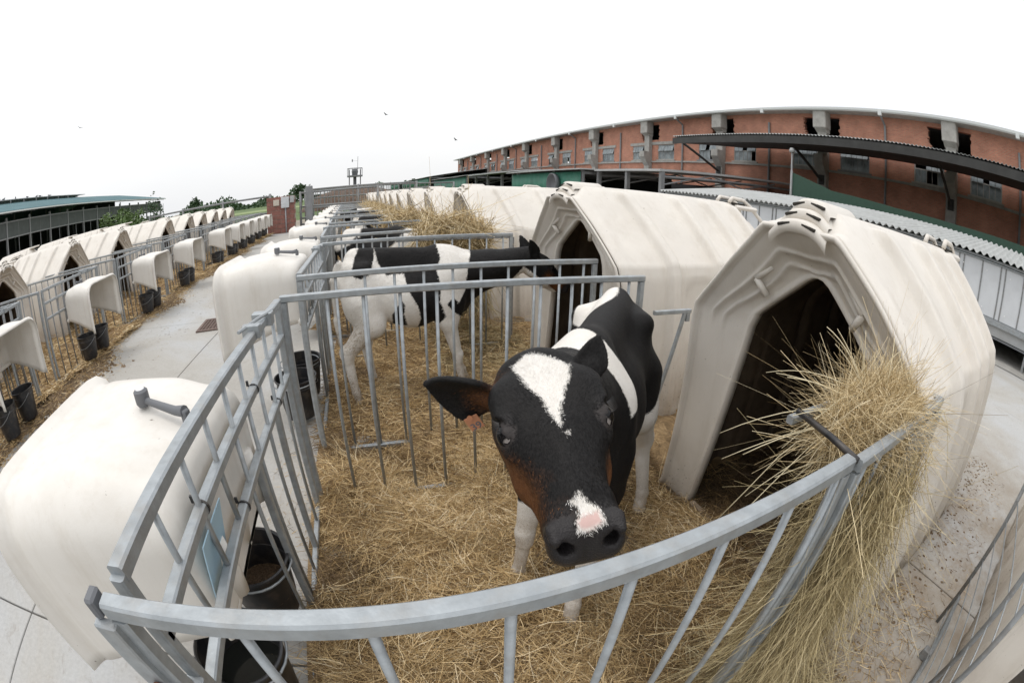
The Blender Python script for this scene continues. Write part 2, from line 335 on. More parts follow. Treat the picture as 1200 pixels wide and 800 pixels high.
for i in range(len(JX)-1):
    for j in range(len(JY)-1):
        w_, h_ = JX[i+1]-JX[i]-.012, JY[j+1]-JY[j]-.012
        k = (round(w_, 2), round(h_, 2))
        if k not in slab_me: slab_me[k] = MB().box((-w_/2, -h_/2, -.12), (w_/2, h_/2, 0), bev=.004).mesh('slab', M['paving'])
        link('slab', slab_me[k], pv, ((JX[i]+JX[i+1])/2, (JY[j]+JY[j+1])/2, 0))
# drain grate in the alley
dr = thing('drain_grate', 'rusty brown slotted drain grate set in the concrete alley', 'drain', (-2.2, 5.70, .004), math.radians(6))
mb = MB(); mb.box((-.34, -.28, -.003), (.34, .28, .001)); obj('pit', mb, M['dark'], dr)
M['grate'] = mat('rusty_grate', (.17, .12, .10), .7, .3, vary=.3, vs=20)
mb = MB()
for sx in (-1, 1): mb.box((sx*.34-.02, -.3, .0), (sx*.34+.02, .3, .016))
for sy in (-1, 1): mb.box((-.32, sy*.28-.02, .0), (.32, sy*.28+.02, .015))
obj('frame', mb, M['grate'], dr)
gb = MB().box((-.32, -.009, .001), (.32, .009, .014)).mesh('bar', M['grate'])
for k in range(9): link('bar', gb, dr, (0, -.24+.06*k, 0))
gc = MB().box((-.008, -.26, .002), (.008, .26, .012)).mesh('bar', M['grate'])
for k in range(12): link('bar', gc, dr, (-.29+.053*k, 0, 0))
# ------------------------------------------------------------------ blades (straw, hay) as real strips
def strands(name, P, D, ln, wd, curl, m_, seg=2, parent=None, kind='stuff', rnd=None, tri=False, kink=None):
    """P start points, D unit directions, ln lengths, wd widths, curl sideways bend vectors (N,3)"""
    n = len(P); up = RNG.normal(size=(n, 3)); side = np.cross(D, up); side /= np.linalg.norm(side, axis=1)[:, None]+1e-9
    V = np.zeros((n, seg+1, 2, 3), np.float32); kt = RNG.uniform(.25, .75, n)
    for k in range(seg+1):
        t = k/seg; c = P+D*(ln*t)[:, None]+curl*(t*t)
        if kink is not None: c = c+kink*np.clip(t-kt, 0, 1)[:, None]
        w_ = wd*(1-.55*t)
        V[:, k, 0] = c-side*w_[:, None]/2; V[:, k, 1] = c+side*w_[:, None]/2
    idx = np.arange(n*(seg+1)*2).reshape(n, seg+1, 2)
    Fq = np.stack([idx[:, :-1, 0], idx[:, :-1, 1], idx[:, 1:, 1], idx[:, 1:, 0]], -1).reshape(-1, 4)
    me = bpy.data.meshes.new(name); me.vertices.add(V.size//3); me.vertices.foreach_set('co', V.reshape(-1))
    nf = len(Fq); me.loops.add(nf*4); me.loops.foreach_set('vertex_index', Fq.reshape(-1).astype(np.int32))
    me.polygons.add(nf); me.polygons.foreach_set('loop_start', np.arange(0, nf*4, 4, dtype=np.int32))
    me.update(calc_edges=True)
    a = me.attributes.new('rnd', 'FLOAT', 'POINT')
    r = RNG.random(n) if rnd is None else rnd
    a.data.foreach_set('value', np.repeat(r, (seg+1)*2).astype(np.float32))
    me.materials.append(m_)
    o = link(name, me, parent)
    if kind: o['kind'] = kind
    return o
def lump(x, y):
    return .012+1.35*(.02*np.sin(3.1*x+1.3*np.sin(2.3*y))+.018*np.sin(4.7*y+2.1*np.sin(3.3*x))+.012*np.sin(11*x+5*y)+.01*np.sin(9*y-7*x+1)+.008*np.sin(23*x+3*np.sin(17*y)))
def lay_straw(name, x0, x1, y0, y1, n, z0=.03, m_=None, L=(.04, .16), W=(.0018, .004), kind='stuff', lmp=True, dark=None, clump=1.2):
    X = RNG.uniform(x0, x1, n); Y = RNG.uniform(y0, y1, n)
    f = np.sin(5*X+2*np.sin(4*Y))*np.sin(4.3*Y+1.7*np.sin(5*X)); keep = RNG.random(n) < .75+.25*f
    X, Y, f = X[keep], Y[keep], f[keep]; n = len(X)
    th = RNG.uniform(0, 2*np.pi, n)+1.2*np.sin(2*X+3*Y); el = np.abs(RNG.normal(0, .16, n))
    D = np.stack([np.cos(th)*np.cos(el), np.sin(th)*np.cos(el), np.sin(el)], 1)
    Z = z0+(lump(X, Y) if lmp else 0)+RNG.uniform(-.004, .02, n)*clump
    ln = RNG.uniform(*L, n)*RNG.uniform(.5, 1, n); curl = RNG.normal(0, .22, (n, 3))*ln[:, None]; curl[:, 2] = -np.abs(curl[:, 2])*.5
    wet = np.sin(2.3*X+1.7*np.sin(3.1*Y)+.6)*np.sin(2.9*Y+1.3*np.sin(2.2*X)+2.2)
    r = np.clip(RNG.beta(1.6, 1.8, n)+.14*f-.55*np.clip(wet-.20, 0, 1), 0, 1)
    if dark is not None: r = np.clip(r-dark(X, Y), 0, 1)
    return strands(name, np.stack([X, Y, Z], 1), D, ln, RNG.uniform(*W, n), curl, m_ or M['straw'], rnd=r, kind=kind)
def bed(name, x0, x1, y0, y1, z=.025, nx=60, ny=40, m_=None):
    zf = lambda x, y: float(lump(x, y))*(1 if min(x-x0, x1-x, y-y0, y1-y) > .02 else 0)-(0 if min(x-x0, x1-x, y-y0, y1-y) > .02 else .03)
    return sheet(name, x0, x1, y0, y1, z, m_ or M['bed'], 'stuff', nx, ny, zf, True)
bed('straw_bedding', -.47, 3.2, .25, 4.5, .055, nx=110, ny=150)
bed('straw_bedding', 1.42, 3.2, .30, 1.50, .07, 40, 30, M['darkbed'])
def tufts(name, x0, x1, y0, y1, k, per, z0=.06):
    cx = RNG.uniform(x0, x1, k); cy = RNG.uniform(y0, y1, k); rr = RNG.uniform(.02, .075, k); th = RNG.uniform(0, 6.28, k); b = RNG.normal(0, .14, k)
    i = np.repeat(np.arange(k), per); n = len(i); X = cx[i]+RNG.normal(0, 1, n)*rr[i]; Y = cy[i]+RNG.normal(0, 1, n)*rr[i]; a = th[i]+RNG.normal(0, .7, n); el = RNG.normal(.12, .22, n)
    D = np.stack([np.cos(a)*np.cos(el), np.sin(a)*np.cos(el), np.sin(el)], 1); d2 = np.hypot(X-cx[i], Y-cy[i])/rr[i]
    Z = z0+lump(X, Y)+.028*np.exp(-d2**2)*RNG.random(n); l = RNG.uniform(.04, .15, n); ku = RNG.normal(0, .5, (n, 3))*l[:, None]
    strands(name, np.stack([X, Y, Z], 1), D, l, RNG.uniform(.0014, .0036, n), RNG.normal(0, .2, (n, 3))*l[:, None], M['straw'], seg=3, rnd=np.clip(RNG.beta(2, 1.6, n)+b[i], 0, 1), kink=ku)
tufts('straw_tufts', -.38, 1.35, .3, 2.2, 420, 55)
tufts('straw_tufts', -.4, 1.4, 2.3, 4.2, 120, 45)
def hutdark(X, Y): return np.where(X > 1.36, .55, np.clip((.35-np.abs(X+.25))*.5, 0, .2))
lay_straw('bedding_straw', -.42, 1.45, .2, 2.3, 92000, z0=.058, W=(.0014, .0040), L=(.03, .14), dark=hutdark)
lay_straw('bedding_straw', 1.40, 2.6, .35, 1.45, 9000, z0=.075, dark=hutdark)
lay_straw('bedding_straw', -.5, 1.6, 2.3, 4.6, 34000, z0=.058, W=(.0025, .005), dark=lambda X, Y: .12*(X < .8))
lay_straw('stray_straw', -.75, -.42, .3, 3.4, 900, z0=.004, lmp=False, L=(.03, .09), clump=.3)
lay_straw('stray_straw', .9, 2.1, -.25, .25, 1500, z0=.004, lmp=False, L=(.03, .12), clump=.5, dark=lambda X, Y: .25)
lay_straw('stray_straw', 2.0, 4.2, -.3, .3, 700, z0=.004, lmp=False, L=(.02, .08), clump=.3, dark=lambda X, Y: .35)
# farther pens of both rows: lower density
def LX(Y): return -.06*(Y-2.5) if Y > 2.5 else 0.
def WX(Y): return -.08*(Y-5)
for k, (y0, y1) in enumerate([(4.6, 9), (9, 16), (16, 26)]):
    s_ = LX((y0+y1)/2)
    sheet('straw_bedding', -.5+s_, 3.4+s_, y0, y1, .065, M['bed'], 'stuff', 20, 20, lambda x, y: float(lump(x, y)), True)
    lay_straw('bedding_straw', -.45+s_, 1.3+s_, y0, y1, 9000, z0=.07, W=(.006, .012), L=(.08, .2))
LEFT_Y0 = [-.2, 1.85, 3.85, 6.05, 8.2, 11.0, 12.9, 14.5, 16.1, 17.7, 19.2]
for k, (y0, y1) in enumerate([(-1, 6), (6, 12), (12, 21)]):
    s_ = WX((y0+y1)/2)
    sheet('straw_bedding', -8+s_, -4.1+s_, y0, y1, .045, M['bed'], 'stuff', 40, 40, lambda x, y: float(lump(x, y))*.7, True)
    lay_straw('bedding_straw', -6.1+s_, -4.0+s_, y0, y1, 16000, z0=.05, W=(.006, .011), L=(.07, .18))
# ridge of trodden litter along the left pens
def litter():
    n = 4200
    Y = RNG.uniform(-.5, 20.5, n); base = -4.05+np.array([WX(y) for y in Y])
    wdt = .35+.28*np.sin(1.9*Y)+.22*np.sin(4.3*Y+1)
    wdt = np.clip(wdt, .12, 1)*np.where(Y < 4.5, 1.15, .8)
    X = base+RNG.beta(1.3, 1.8, n)*wdt
    H = .05*np.clip(1-(X-base)/wdt, 0, 1)+.015
    mb = MB()
    for x, y, h, fr in zip(X, Y, H, (X-base)/wdt):
        r = random.uniform(.03, .085)*(1-.75*min(fr, 1)); k = 6; a0 = random.random()*6
        vs = [(x+r*random.uniform(.6, 1.3)*math.cos(a0+j*math.pi/3), y+r*random.uniform(.6, 1.3)*math.sin(a0+j*math.pi/3), .001) for j in range(k)]
        vs.append((x+random.uniform(-.02, .02), y+random.uniform(-.02, .02), .012+h*random.uniform(.3, 1.2)))
        mb.add(vs, [(j, (j+1) % k, k) for j in range(k)])
    o = obj('trodden_litter', mb, M['soil'], smooth=True); o['kind'] = 'stuff'
    n = 16000; Y = RNG.uniform(-.5, 20, n); base = -4.1+np.array([WX(y) for y in Y]); X = base+RNG.beta(1.2, 2.4, n)*np.where(Y < 4.5, 1.05, .8)*(.75+.25*np.sin(1.9*Y))
    th = RNG.uniform(0, 6.28, n); D = np.stack([np.cos(th), np.sin(th), RNG.uniform(-.1, .3, n)], 1)
    ln = RNG.uniform(.03, .13, n); cu = RNG.normal(0, .2, (n, 3))*ln[:, None]
    strands('litter_straw', np.stack([X, Y, RNG.uniform(.01, .07, n)*np.clip(1.2-(X-base), .2, 1)], 1), D, ln, RNG.uniform(.003, .007, n), cu, M['straw'], rnd=np.clip(RNG.beta(1.2, 2.6, n), 0, 1))
litter()
lay_straw('stray_straw', -4.0, -2.7, .5, 9, 900, z0=.004, lmp=False, L=(.02, .07), clump=.3, dark=lambda X, Y: .3)
# dung specks on the concrete beside the near hutch
mb = MB()
for k in range(420):
    x = random.uniform(1.2, 4.3); y = random.gauss(.12, .13)-.0*(x); r = random.uniform(.003, .014)
    if y > .24: y = .24-random.random()*.05
    vs = [(x+r*math.cos(j*1.05)*random.uniform(.6, 1.3), y+r*math.sin(j*1.05)*random.uniform(.6, 1.3), .001) for j in range(6)]+[(x, y, .003+r*.35)]
    mb.add(vs, [(j, (j+1) % 6, 6) for j in range(6)])
obj('dirt_crumbs', mb, M['soil'])['kind'] = 'stuff'
# ------------------------------------------------------------------ calf hutch
def hutch_profile(t, x):
    """t in [0,1] from ground of one side over the ridge to the other; returns (y, z) at station x (0 front .. 2.15 rear)"""
    pts = [(.665, 0), (.65, .25), (.63, .55), (.605, .86), (.592, 1.0), (.57, 1.075), (.51, 1.14), (.35, 1.30), (.20, 1.445), (.115, 1.522), (.075, 1.550), (0, 1.556)]
    s = abs(2*t-1); q = (1-s)*(len(pts)-1); i = min(int(q), len(pts)-2); f = q-i
    y = pts[i][0]*(1-f)+pts[i+1][0]*f; z = pts[i][1]*(1-f)+pts[i+1][1]*f
    return (y if t < .5 else -y), z
def smooth(a, b, x): q = min(max((x-a)/(b-a), 0), 1); return q*q*(3-2*q)
RIBX = [.40, .86, 1.22, 1.58, 1.88]
def hutch_point(t, x):
    y, z = hutch_profile(t, x)
    # rear falls away and narrows
    r = smooth(1.55, 2.15, x)
    z *= 1-.27*r*(z/1.55)**2; y *= 1-.13*r*min(z, 1.2)/1.2-.05*r
    # ribs: raised bands that taper out towards the ridge, slanting a little
    s = 1-abs(2*t-1)
    sx = x+.10*smooth(.45, .95, s)
    g = 0
    for rx in RIBX:
        wd_ = .030+.010*(1-s)
        g = max(g, smooth(-wd_-.016, -wd_+.006, sx-rx)*(1-smooth(wd_-.006, wd_+.030, sx-rx)))
    g *= (1-smooth(.76, .85, s))*smooth(.0, .09, z)
    # flat panel between two ribs with an arched top, recessed
    arch = 0
    if .52 < x < .80 or 1.30 < x < 1.52:
        xc = .66 if x < 1 else 1.41; zz = .86+.12*math.sqrt(max(0, 1-((x-xc)/.14)**2))
        arch = -.012*(1-smooth(zz-.015, zz+.015, z))
    z = min(z, 1.478+.085*smooth(.005, .15, x))
    front = .02*math.exp(-((x-.05)/.05)**2)*(1-smooth(1.3, 1.45, z))
    k = .046*g+arch+front
    # normal direction roughly outward from (0, .7)
    n = Vector((y, (z-.65)*.8)); n.normalize() if n.length > 0 else None
    if z < .9: n = Vector((1 if y > 0 else -1, 0))
    flare = .03*(1-smooth(0, .06, z))
    return y+n.x*k+(flare if y > 0 else -flare), max(z+n.y*k, 0)
def build_hutch_mesh(nx=170, nt=88):
    mb = MB(); xs = [2.15*i/nx for i in range(nx+1)]; vs = []
    for x in xs:
        for j in range(nt+1):
            y, z = hutch_point(j/nt, x)
            xx = x+.10*0
            # front edge leans back towards the ridge; rear edge too
            xx -= .17*(z/1.55)**2.4*(1-x/.62)**1.3 if x < .62 else 0
            vs.append((xx, y, z))
    fs = [(i*(nt+1)+j, i*(nt+1)+j+1, (i+1)*(nt+1)+j+1, (i+1)*(nt+1)+j) for i in range(nx) for j in range(nt)]
    mb.add(vs, fs)
    # rear wall
    b = len(vs)-(nt+1); mb.f.append(tuple(b+j for j in range(nt+1))[::-1]); mb.m.append(0)
    return mb
def hutch_front_mesh(nt=88, nu=44):
    """face panel between outline and door opening, with its moulded double rim"""
    op = [(.435, 0), (.42, .12), (.395, .35), (.365, .6), (.335, .82), (.300, 1.04), (.275, 1.10), (.19, 1.175), (.105, 1.245), (.055, 1.287), (.025, 1.304), (0, 1.308)]
    def opening(t):
        s = 1-abs(2*t-1); q = s*(len(op)-1); i = min(int(q), len(op)-2); f = q-i
        y = op[i][0]*(1-f)+op[i+1][0]*f; z = op[i][1]*(1-f)+op[i+1][1]*f
        return (y if t < .5 else -y), z
    vs = []
    for u in range(nu+1):
        q = u/nu
        for j in range(nt+1):
            t = j/nt; y0, z0 = hutch_point(t, 0); y1, z1 = opening(t)
            y = y0+(y1-y0)*q; z = z0+(z1-z0)*q
            g = .022*math.sqrt(max(0, 1-((q-.06)/.07)**2)) if q < .13 else 0
            s = 1-abs(2*t-1)
            dist = q*math.hypot(y0-y1, z0-z1)
            for c_, w_ in ((.100, .009), (.150, .008)):
                if s > .42: g = max(g, .016*math.exp(-((dist-c_)/w_)**2)*smooth(.40, .47, s))
            if q > .86: g = max(g, .012*smooth(.86, .94, q))
            if q > .985: g = -.03
            vs.append((-g-.17*(z0/1.55)**2.4*(1-smooth(.0, 1, q))+.015*q, y, z))
    fs = [(u*(nt+1)+j, (u+1)*(nt+1)+j, (u+1)*(nt+1)+j+1, u*(nt+1)+j+1) for u in range(nu) for j in range(nt)]
    mb = MB().add(vs, fs)
    # chevron embossing over the door, one each side
    for sg in (1, -1):
        a = Vector((-.048, sg*.185, 1.315)); b_ = Vector((-.062, sg*.250, 1.255)); c = Vector((-.035, sg*.205, 1.195))
        mb.tube([a, b_], .014, 8); mb.tube([b_, c], .014, 8)
    return mb
shell_me = build_hutch_mesh().mesh('shell', [M['plastic'], M['inner_brown']], True)
front_me = hutch_front_mesh().mesh('front_panel', [M['plastic'], M['inner_brown']], True)
# ridge vent at the front: three stepped louvres, two slots each
vmb = MB(); smb = []
for k in range(3):
    z1 = 1.582-.038*k; xf = -.115-.034*k; wy = .088+.018*k
    n_ = 14; vs = []
    for (x_, dz, sc_) in ((xf+.012, -.046, .96), (xf, -.036, 1.0), (xf, -.012, 1.0), (xf+.010, -.002, .97), (xf+.03, 0, .94), (.14-.05*k, -.002, .92), (.18-.05*k, -.03, .80)):
        for j in range(n_+1):
            a_ = -1+2*j/n_; vs.append((x_+.012*a_*a_, wy*sc_*a_*1.0, z1+dz-.050*abs(a_)**2.6))
    vmb.add(vs, [(i*(n_+1)+j, i*(n_+1)+j+1, (i+1)*(n_+1)+j+1, (i+1)*(n_+1)+j) for i in range(6) for j in range(n_)])
vent_me = vmb.mesh('vent_housing', M['plastic'], True)
sl = MB()
slot_me = MB().box((-.003, -.030, -.0055), (.012, .030, .0055), bev=.003).mesh('vent_slot', M['slot'])
# rear ridge cap with hinge straps
cmb = MB(); cmb.box((1.62, -.13, 1.50), (1.97, .13, 1.545), bev=.018)
cap_me = cmb.mesh('rear_cap', M['plastic'])
def strap_mb(y):
    q = MB(); q.tube([(1.56, y, 1.56), (1.60, y, 1.60), (1.78, y, 1.595), (1.90, y, 1.545), (2.06, y*1.9, 1.40), (2.17, y*3.2, 1.20)], .018, 8); return q
strap_me = [strap_mb(s*.075).mesh('hinge_strap', M['plastic'], True) for s in (1, -1)]
gap_me = MB().box((1.60, -.09, 1.546), (1.80, .09, 1.562)).mesh('vent_gap', M['slot'])
base_me = MB().box((-.015, -.40, 0), (.02, .40, .085), bev=.004).mesh('threshold_board', M['wood'])
def make_hutch(detail=True):
    t = link('calf_hutch', None)
    for nm, me in (('shell', shell_me), ('front_panel', front_me)):
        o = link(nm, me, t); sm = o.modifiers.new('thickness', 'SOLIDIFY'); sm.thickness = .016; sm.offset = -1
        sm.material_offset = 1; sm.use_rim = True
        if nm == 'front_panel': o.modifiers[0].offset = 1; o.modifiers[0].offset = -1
    v = link('vent_housing', vent_me, t)
    for k in range(3):
        for s in (-1, 1):
            link('vent_slot', slot_me, v, (-.112-.034*k, s*(.040+.006*k), 1.559-.038*k), (s*-.22, 0, 0))
    link('rear_cap', cap_me, t)
    for me in strap_me: link('hinge_strap', me, t)
    link('vent_gap', gap_me, t)
    link('threshold_board', base_me, t)
    return t
# ------------------------------------------------------------------ pen fence (origin: corner by the alley, u = +x to hutch, v = +y)
FH = 1.09
rail = lambda mb, a, b, r=.0152: mb.tube([a, b], r, sq=True)
def panel_mesh(L_, bars=None, h=FH, joined=False, r_post=.015):
    mb = MB(); rail(mb, (0, 0, h), (L_, 0, h)); rail(mb, (0, 0, .035), (L_, 0, .035), .014)
    rail(mb, (.015, 0, .04), (.015, 0, h-.017), r_post); rail(mb, (L_-.015, 0, .04), (L_-.015, 0, h-.017), r_post)
    if joined:
        for x in bars: mb.tube([(x, 0, .045), (x, 0, h-.016)], .0085, 5, cap=False)
    return mb
bar_me = MB().tube([(0, 0, .045), (0, 0, FH-.014)], .0078, 10).mesh('bar', M['galv'], True)
bar_low = MB().tube([(0, 0, .045), (0, 0, FH-.014)], .0095, 6).mesh('bar', M['galvold'], True)
short_me = MB().tube([(0, 0, .77), (0, 0, FH-.014)], .0078, 10).mesh('bar', M['galv'], True)
PW, PD = 1.57, 1.74
def make_pen(detail=2, right_gap=True, mats=None, front_len=PD, mirror=False):
    """gate along y (alley side) with feed opening, two side panels running to the hutch"""
    sg = -1 if mirror else 1
    mm = mats or M['galv']; t = link('pen_fence', None)
    def side(L_, y):
        n = int((L_-.05)/.160); bx = [.05+.16*i for i in range(1, n+1)]
        q = panel_mesh(L_, bx, joined=detail == 0)
        s_ = obj('side_panel', q, mm, t, smooth=False); s_.location = (0, y, 0)
        if mirror: s_.rotation_euler = (0, 0, math.pi)
        if detail:
            for x in bx: link('bar', bar_me if detail == 2 else bar_low, s_, (x, 0, 0))
        return s_
    side(front_len, 0); side(PD, PW)
    g = MB(); a, b = .06, PW-.06
    for z, r in ((FH, .0160), (.945, .0145), (.77, .0140), (.04, .013)): rail(g, (0, a, z), (0, b, z), r)
    for y in (a, b): rail(g, (0, y, .04), (0, y, FH), .0145)
    for y in (.83, 1.20): rail(g, (.0, y, .04), (.0, y, .77), .013)
    if detail == 0:
        for i in range(1, 9): g.tube([(0, a+.165*i, .77 if i in (1, 2, 3, 4) else .04), (0, a+.165*i, FH)], .009, 5, cap=False)
    gt = obj('gate', g, mm, t)
    if detail:
        for i in range(1, 9):
            y = a+.165*i
            link('bar', (short_me if i in (1, 2, 3) else bar_me) if detail == 2 else bar_low, gt, (0, y, 0))
        lt = MB(); lt.box((-.035, 1.07, FH-.01), (.03, 1.10, FH+.035), bev=.003); lt.tube([(-.03, 1.02, FH+.03), (.0, 1.16, FH+.03), (.03, 1.30, FH+.026)], .006, 6); lt.box((-.045, 1.24, FH-.02), (.035, 1.285, FH+.028), bev=.003)
        obj('latch', lt, mm, gt)
    return t
# ------------------------------------------------------------------ bucket hood (origin at fence line, opens away from pen: -x)
def hood_mesh(n=26, k=30):
    mb = MB(); W2 = .41; vs = []
    # sweep: stations from back flange bottom, up the back, over the top, to the rim; per station a lateral profile with rounded ends
    prof = [(-.045, .60), (-.062, .63), (-.066, .70), (-.072, .80), (-.085, .90), (-.125, .965), (-.20, 1.0), (-.32, 1.015), (-.45, 1.018), (-.56, 1.012), (-.62, 1.008), (-.645, 1.022), (-.675, 1.026), (-.695, 1.005)]
    return prof
def hood_mb():
    """rounded box open below and to the alley: back wall, roof and two cheeks as one shell"""
    mb = MB(); nu, nv = 34, 26; vs = []
    # v: along depth 0 (back) .. 1 (rim); u: around a section in the y-z plane from bottom of near cheek over the roof to far cheek
    for i in range(nv+1):
        d = i/nv; x = -.06-.62*d
        zb = .60-.20*d**1.3; zt = 1.0+.02*math.sin(math.pi*d); hw = .335+.095*d
        rc = .13                       # corner radius
        e = 1
        rim = .028*math.exp(-((d-.965)/.030)**2)-.010*math.exp(-((d-.86)/.04)**2)
        if d < .001: pass
        for j in range(nu+1):
            s = j/nu
            # path lengths: cheek, corner, roof, corner, cheek
            ch_, co, rf = (zt-rc-zb), math.pi/2*rc, 2*(hw-rc); tot = 2*ch_+2*co+rf; q = s*tot
            if q < ch_: y, z, ny, nz_ = -hw, zb+q, -1, 0
            elif q < ch_+co: a = (q-ch_)/rc; y, z, ny, nz_ = -hw+rc-rc*math.cos(a), zt-rc+rc*math.sin(a), -math.cos(a), math.sin(a)
            elif q < ch_+co+rf: y, z, ny, nz_ = -hw+rc+(q-ch_-co), zt, 0, 1
            elif q < ch_+2*co+rf: a = (q-ch_-co-rf)/rc; y, z, ny, nz_ = hw-rc+rc*math.sin(a), zt-rc+rc*math.cos(a), math.sin(a), math.cos(a)
            else: y, z, ny, nz_ = hw, zt-rc-(q-ch_-2*co-rf), 1, 0
            z += .016*math.exp(-((abs(y)-.19)/.10)**4)*(nz_ > .9)*(1-d)*smooth(.05, .3, d)*1.5 if nz_ > .9 else 0
            vs.append((x, y+ny*rim, z+nz_*rim))
    fs = [(i*(nu+1)+j, (i+1)*(nu+1)+j, (i+1)*(nu+1)+j+1, i*(nu+1)+j+1) for i in range(nv) for j in range(nu)]
    # back wall: shrink the first section inwards with a rounded edge
    b0 = 0; cen = (0, .8); rings = [list(range(nu+1))]
    for kx, kk in ((.022, .97), (.034, .92), (.036, .80), (.036, .55), (.036, .28), (.036, .02)):
        st = len(vs)
        for j in range(nu+1):
            x, y, z = vs[j]; vs.append((-.06+kx+.0, y*kk, .60+(z-.60)*(kk if z > .61 else 1)))
        rings.append(list(range(st, st+nu+1)))
    for a, b in zip(rings[:-1], rings[1:]): fs += [(a[j], a[j+1], b[j+1], b[j]) for j in range(nu)]
    mb.add(vs, fs); return mb
hood_me = hood_mb().mesh('hood_shell', [M['hood'], M['hood']], True)
hfl = MB(); hfl.box((-.052, -.36, .585), (-.016, .36, .635), bev=.016)
for y in (-.2, .2): hfl.tube([(-.02, y, .62), (-.012, y, .70), (-.02, y, .80)], .030, 10)
flange_me = hfl.mesh('back_flange', M['hood'], True)
hd = MB(); hd.tube([(-.02, 0, 1.05), (-.06, 0, 1.045), (-.20, 0, 1.052)], .013, 10, rs=[.016, .013, .010]); hd.box((-.03, -.012, 1.02), (-.008, .012, 1.056), bev=.004)
hd.lathe([(0, 1.035), (.018, 1.035), (.024, 1.045), (.024, 1.078), (.017, 1.084), (0, 1.084)], 20, (-.22, 0, 0))
handle_me = hd.mesh('black_handle', M['cap'], 'angle')
knob_me = MB().lathe([(0, 1.0855), (.014, 1.0855), (.015, 1.083)], 20, (-.22, 0, 0)).mesh('knob_button', M['white'], True)
def make_hood():
    t = link('bucket_hood', None)
    hr_ = (0, 0, math.radians(-24))
    o = link('hood_shell', hood_me, t); sm = o.modifiers.new('thickness', 'SOLIDIFY'); sm.thickness = .008; sm.offset = -1
    link('back_flange', flange_me, t); h = link('black_handle', handle_me, t, (-.05, -.02, 0), hr_); link('knob_button', knob_me, h)
    return t
# ------------------------------------------------------------------ bucket
BH = .29
bp = [(0, .006), (.102, .006), (.108, .0), (.112, .012), (.130, .18), (.136, .215), (.142, .22), (.143, .235), (.139, .24), (.143, BH-.012), (.154, BH-.010), (.156, BH), (.150, BH+.003), (.144, BH-.002), (.136, .20), (.122, .08), (.108, .014), (0, .014)]
bucket_me = MB().lathe(bp, 36).mesh('bucket_body', M['black'], 'angle')
hb = MB(); hb.tube([(.158*math.cos(a), .158*math.sin(a)*.98, BH-.035-.10*math.sin(a)) for a in np.linspace(0, math.pi, 16)], .003, 6)
bail_me = hb.mesh('bail_handle', M['galvold'], True)
fd = MB(); nn = 22
pts_ = [(0, 0)]+[(r*.128/6*math.cos(a), r*.128/6*math.sin(a)) for r in range(1, 7) for a in np.linspace(0, 2*math.pi, 25)[:-1]]
vs = [(x, y, .118+.022*math.exp(-((x-.03)**2+(y+.02)**2)/.006)+random.uniform(-.003, .003)) for x, y in pts_]
fs = [(0, 1+j, 1+(j+1) % 24) for j in range(24)]+[(1+r*24+j, 1+(r+1)*24+j, 1+(r+1)*24+(j+1) % 24, 1+r*24+(j+1) % 24) for r in range(5) for j in range(24)]
fd.add(vs, fs)
for k in range(420):
    r = .118*math.sqrt(random.random()); a = random.uniform(0, 6.28); x, y = r*math.cos(a), r*math.sin(a); s_ = random.uniform(.002, .0045)
    z = .122+.022*math.exp(-((x-.03)**2+(y+.02)**2)/.006)
    fd.add([(x-s_, y, z), (x+s_, y, z), (x, y-s_, z), (x, y+s_, z), (x, y, z+s_)], [(0, 2, 4), (2, 1, 4), (1, 3, 4), (3, 0, 4)])
feed_me = fd.mesh('feed', M['feed'])
water_me = MB().lathe([(.0, .15), (.127, .15)], 30).mesh('water', M['water'])
def make_bucket(kind):
    t = link('feed_bucket' if kind == 'feed' else 'water_bucket', bucket_me)
    h = link('bail_handle', bail_me, t)
    link('feed' if kind == 'feed' else 'water', feed_me if kind == 'feed' else water_me, t)
    return t
ring_me = MB()
# ------------------------------------------------------------------ lay out the rows
ORD = ['nearest', 'second', 'third', 'fourth', 'fifth', 'sixth', 'seventh', 'eighth', 'ninth', 'tenth', 'eleventh', 'twelfth', 'thirteenth', 'fourteenth', 'fifteenth', 'sixteenth', 'seventeenth', 'eighteenth', 'nineteenth', 'twentieth']
def copies(proto, n):
    index_children(); return [proto]+[copy_tree(proto) for _ in range(n-1)]
# hutches: right row
RH = [(1.39, .865, 0), (1.38, 2.80, 6), (1.15, 5.20, 0), (1.03, 7.4, -1), (.92, 9.75, 1), (.80, 12.1, 0), (.68, 14.4, 1), (.56, 16.7, 0), (.42, 19.0, 0), (.28, 21.3, 0), (.1, 23.6, 0), (-.1, 26, 0), (-.3, 28.4, 0)]
LH = [(-5.55, 2.5, 0), (-5.62, 4.45, 0), (-5.70, 6.5, 0), (-5.85, 8.6, 1), (-6.12, 11.7, 0), (-6.28, 13.7, 0), (-6.42, 15.3, 0), (-6.56, 17.0, 0), (-6.70, 18.5, 0), (-6.85, 20.1, 0)]
hp = make_hutch(); allh = copies(hp, len(RH)+len(LH)+1)
rdesc = ['cream plastic calf hutch beside the hay-filled rack, its open doorway facing the pen', 'cream plastic calf hutch whose doorway the standing side-on calf is sniffing', 'cream plastic calf hutch behind the big tufted hay mound, third along the right row']
for i, (x, y, r) in enumerate(RH):
    o = allh[i]; o.location = (x, y, 0); o.rotation_euler = (0, 0, math.radians(r+(3.4 if y > 3.5 else 0)))
    tag(o, rdesc[i] if i < 3 else f'cream calf hutch, {ORD[i]} along the right-hand row from the near calf', 'calf hutch', 'hutches of the right-hand row')
for i, (x, y, r) in enumerate(LH):
    o = allh[len(RH)+i]; o.location = (x, y, 0); o.rotation_euler = (0, 0, math.radians(r+180+3.4))
    tag(o, f'cream calf hutch across the alley, {ORD[i]} along the left-hand row', 'calf hutch', 'hutches of the left-hand row')
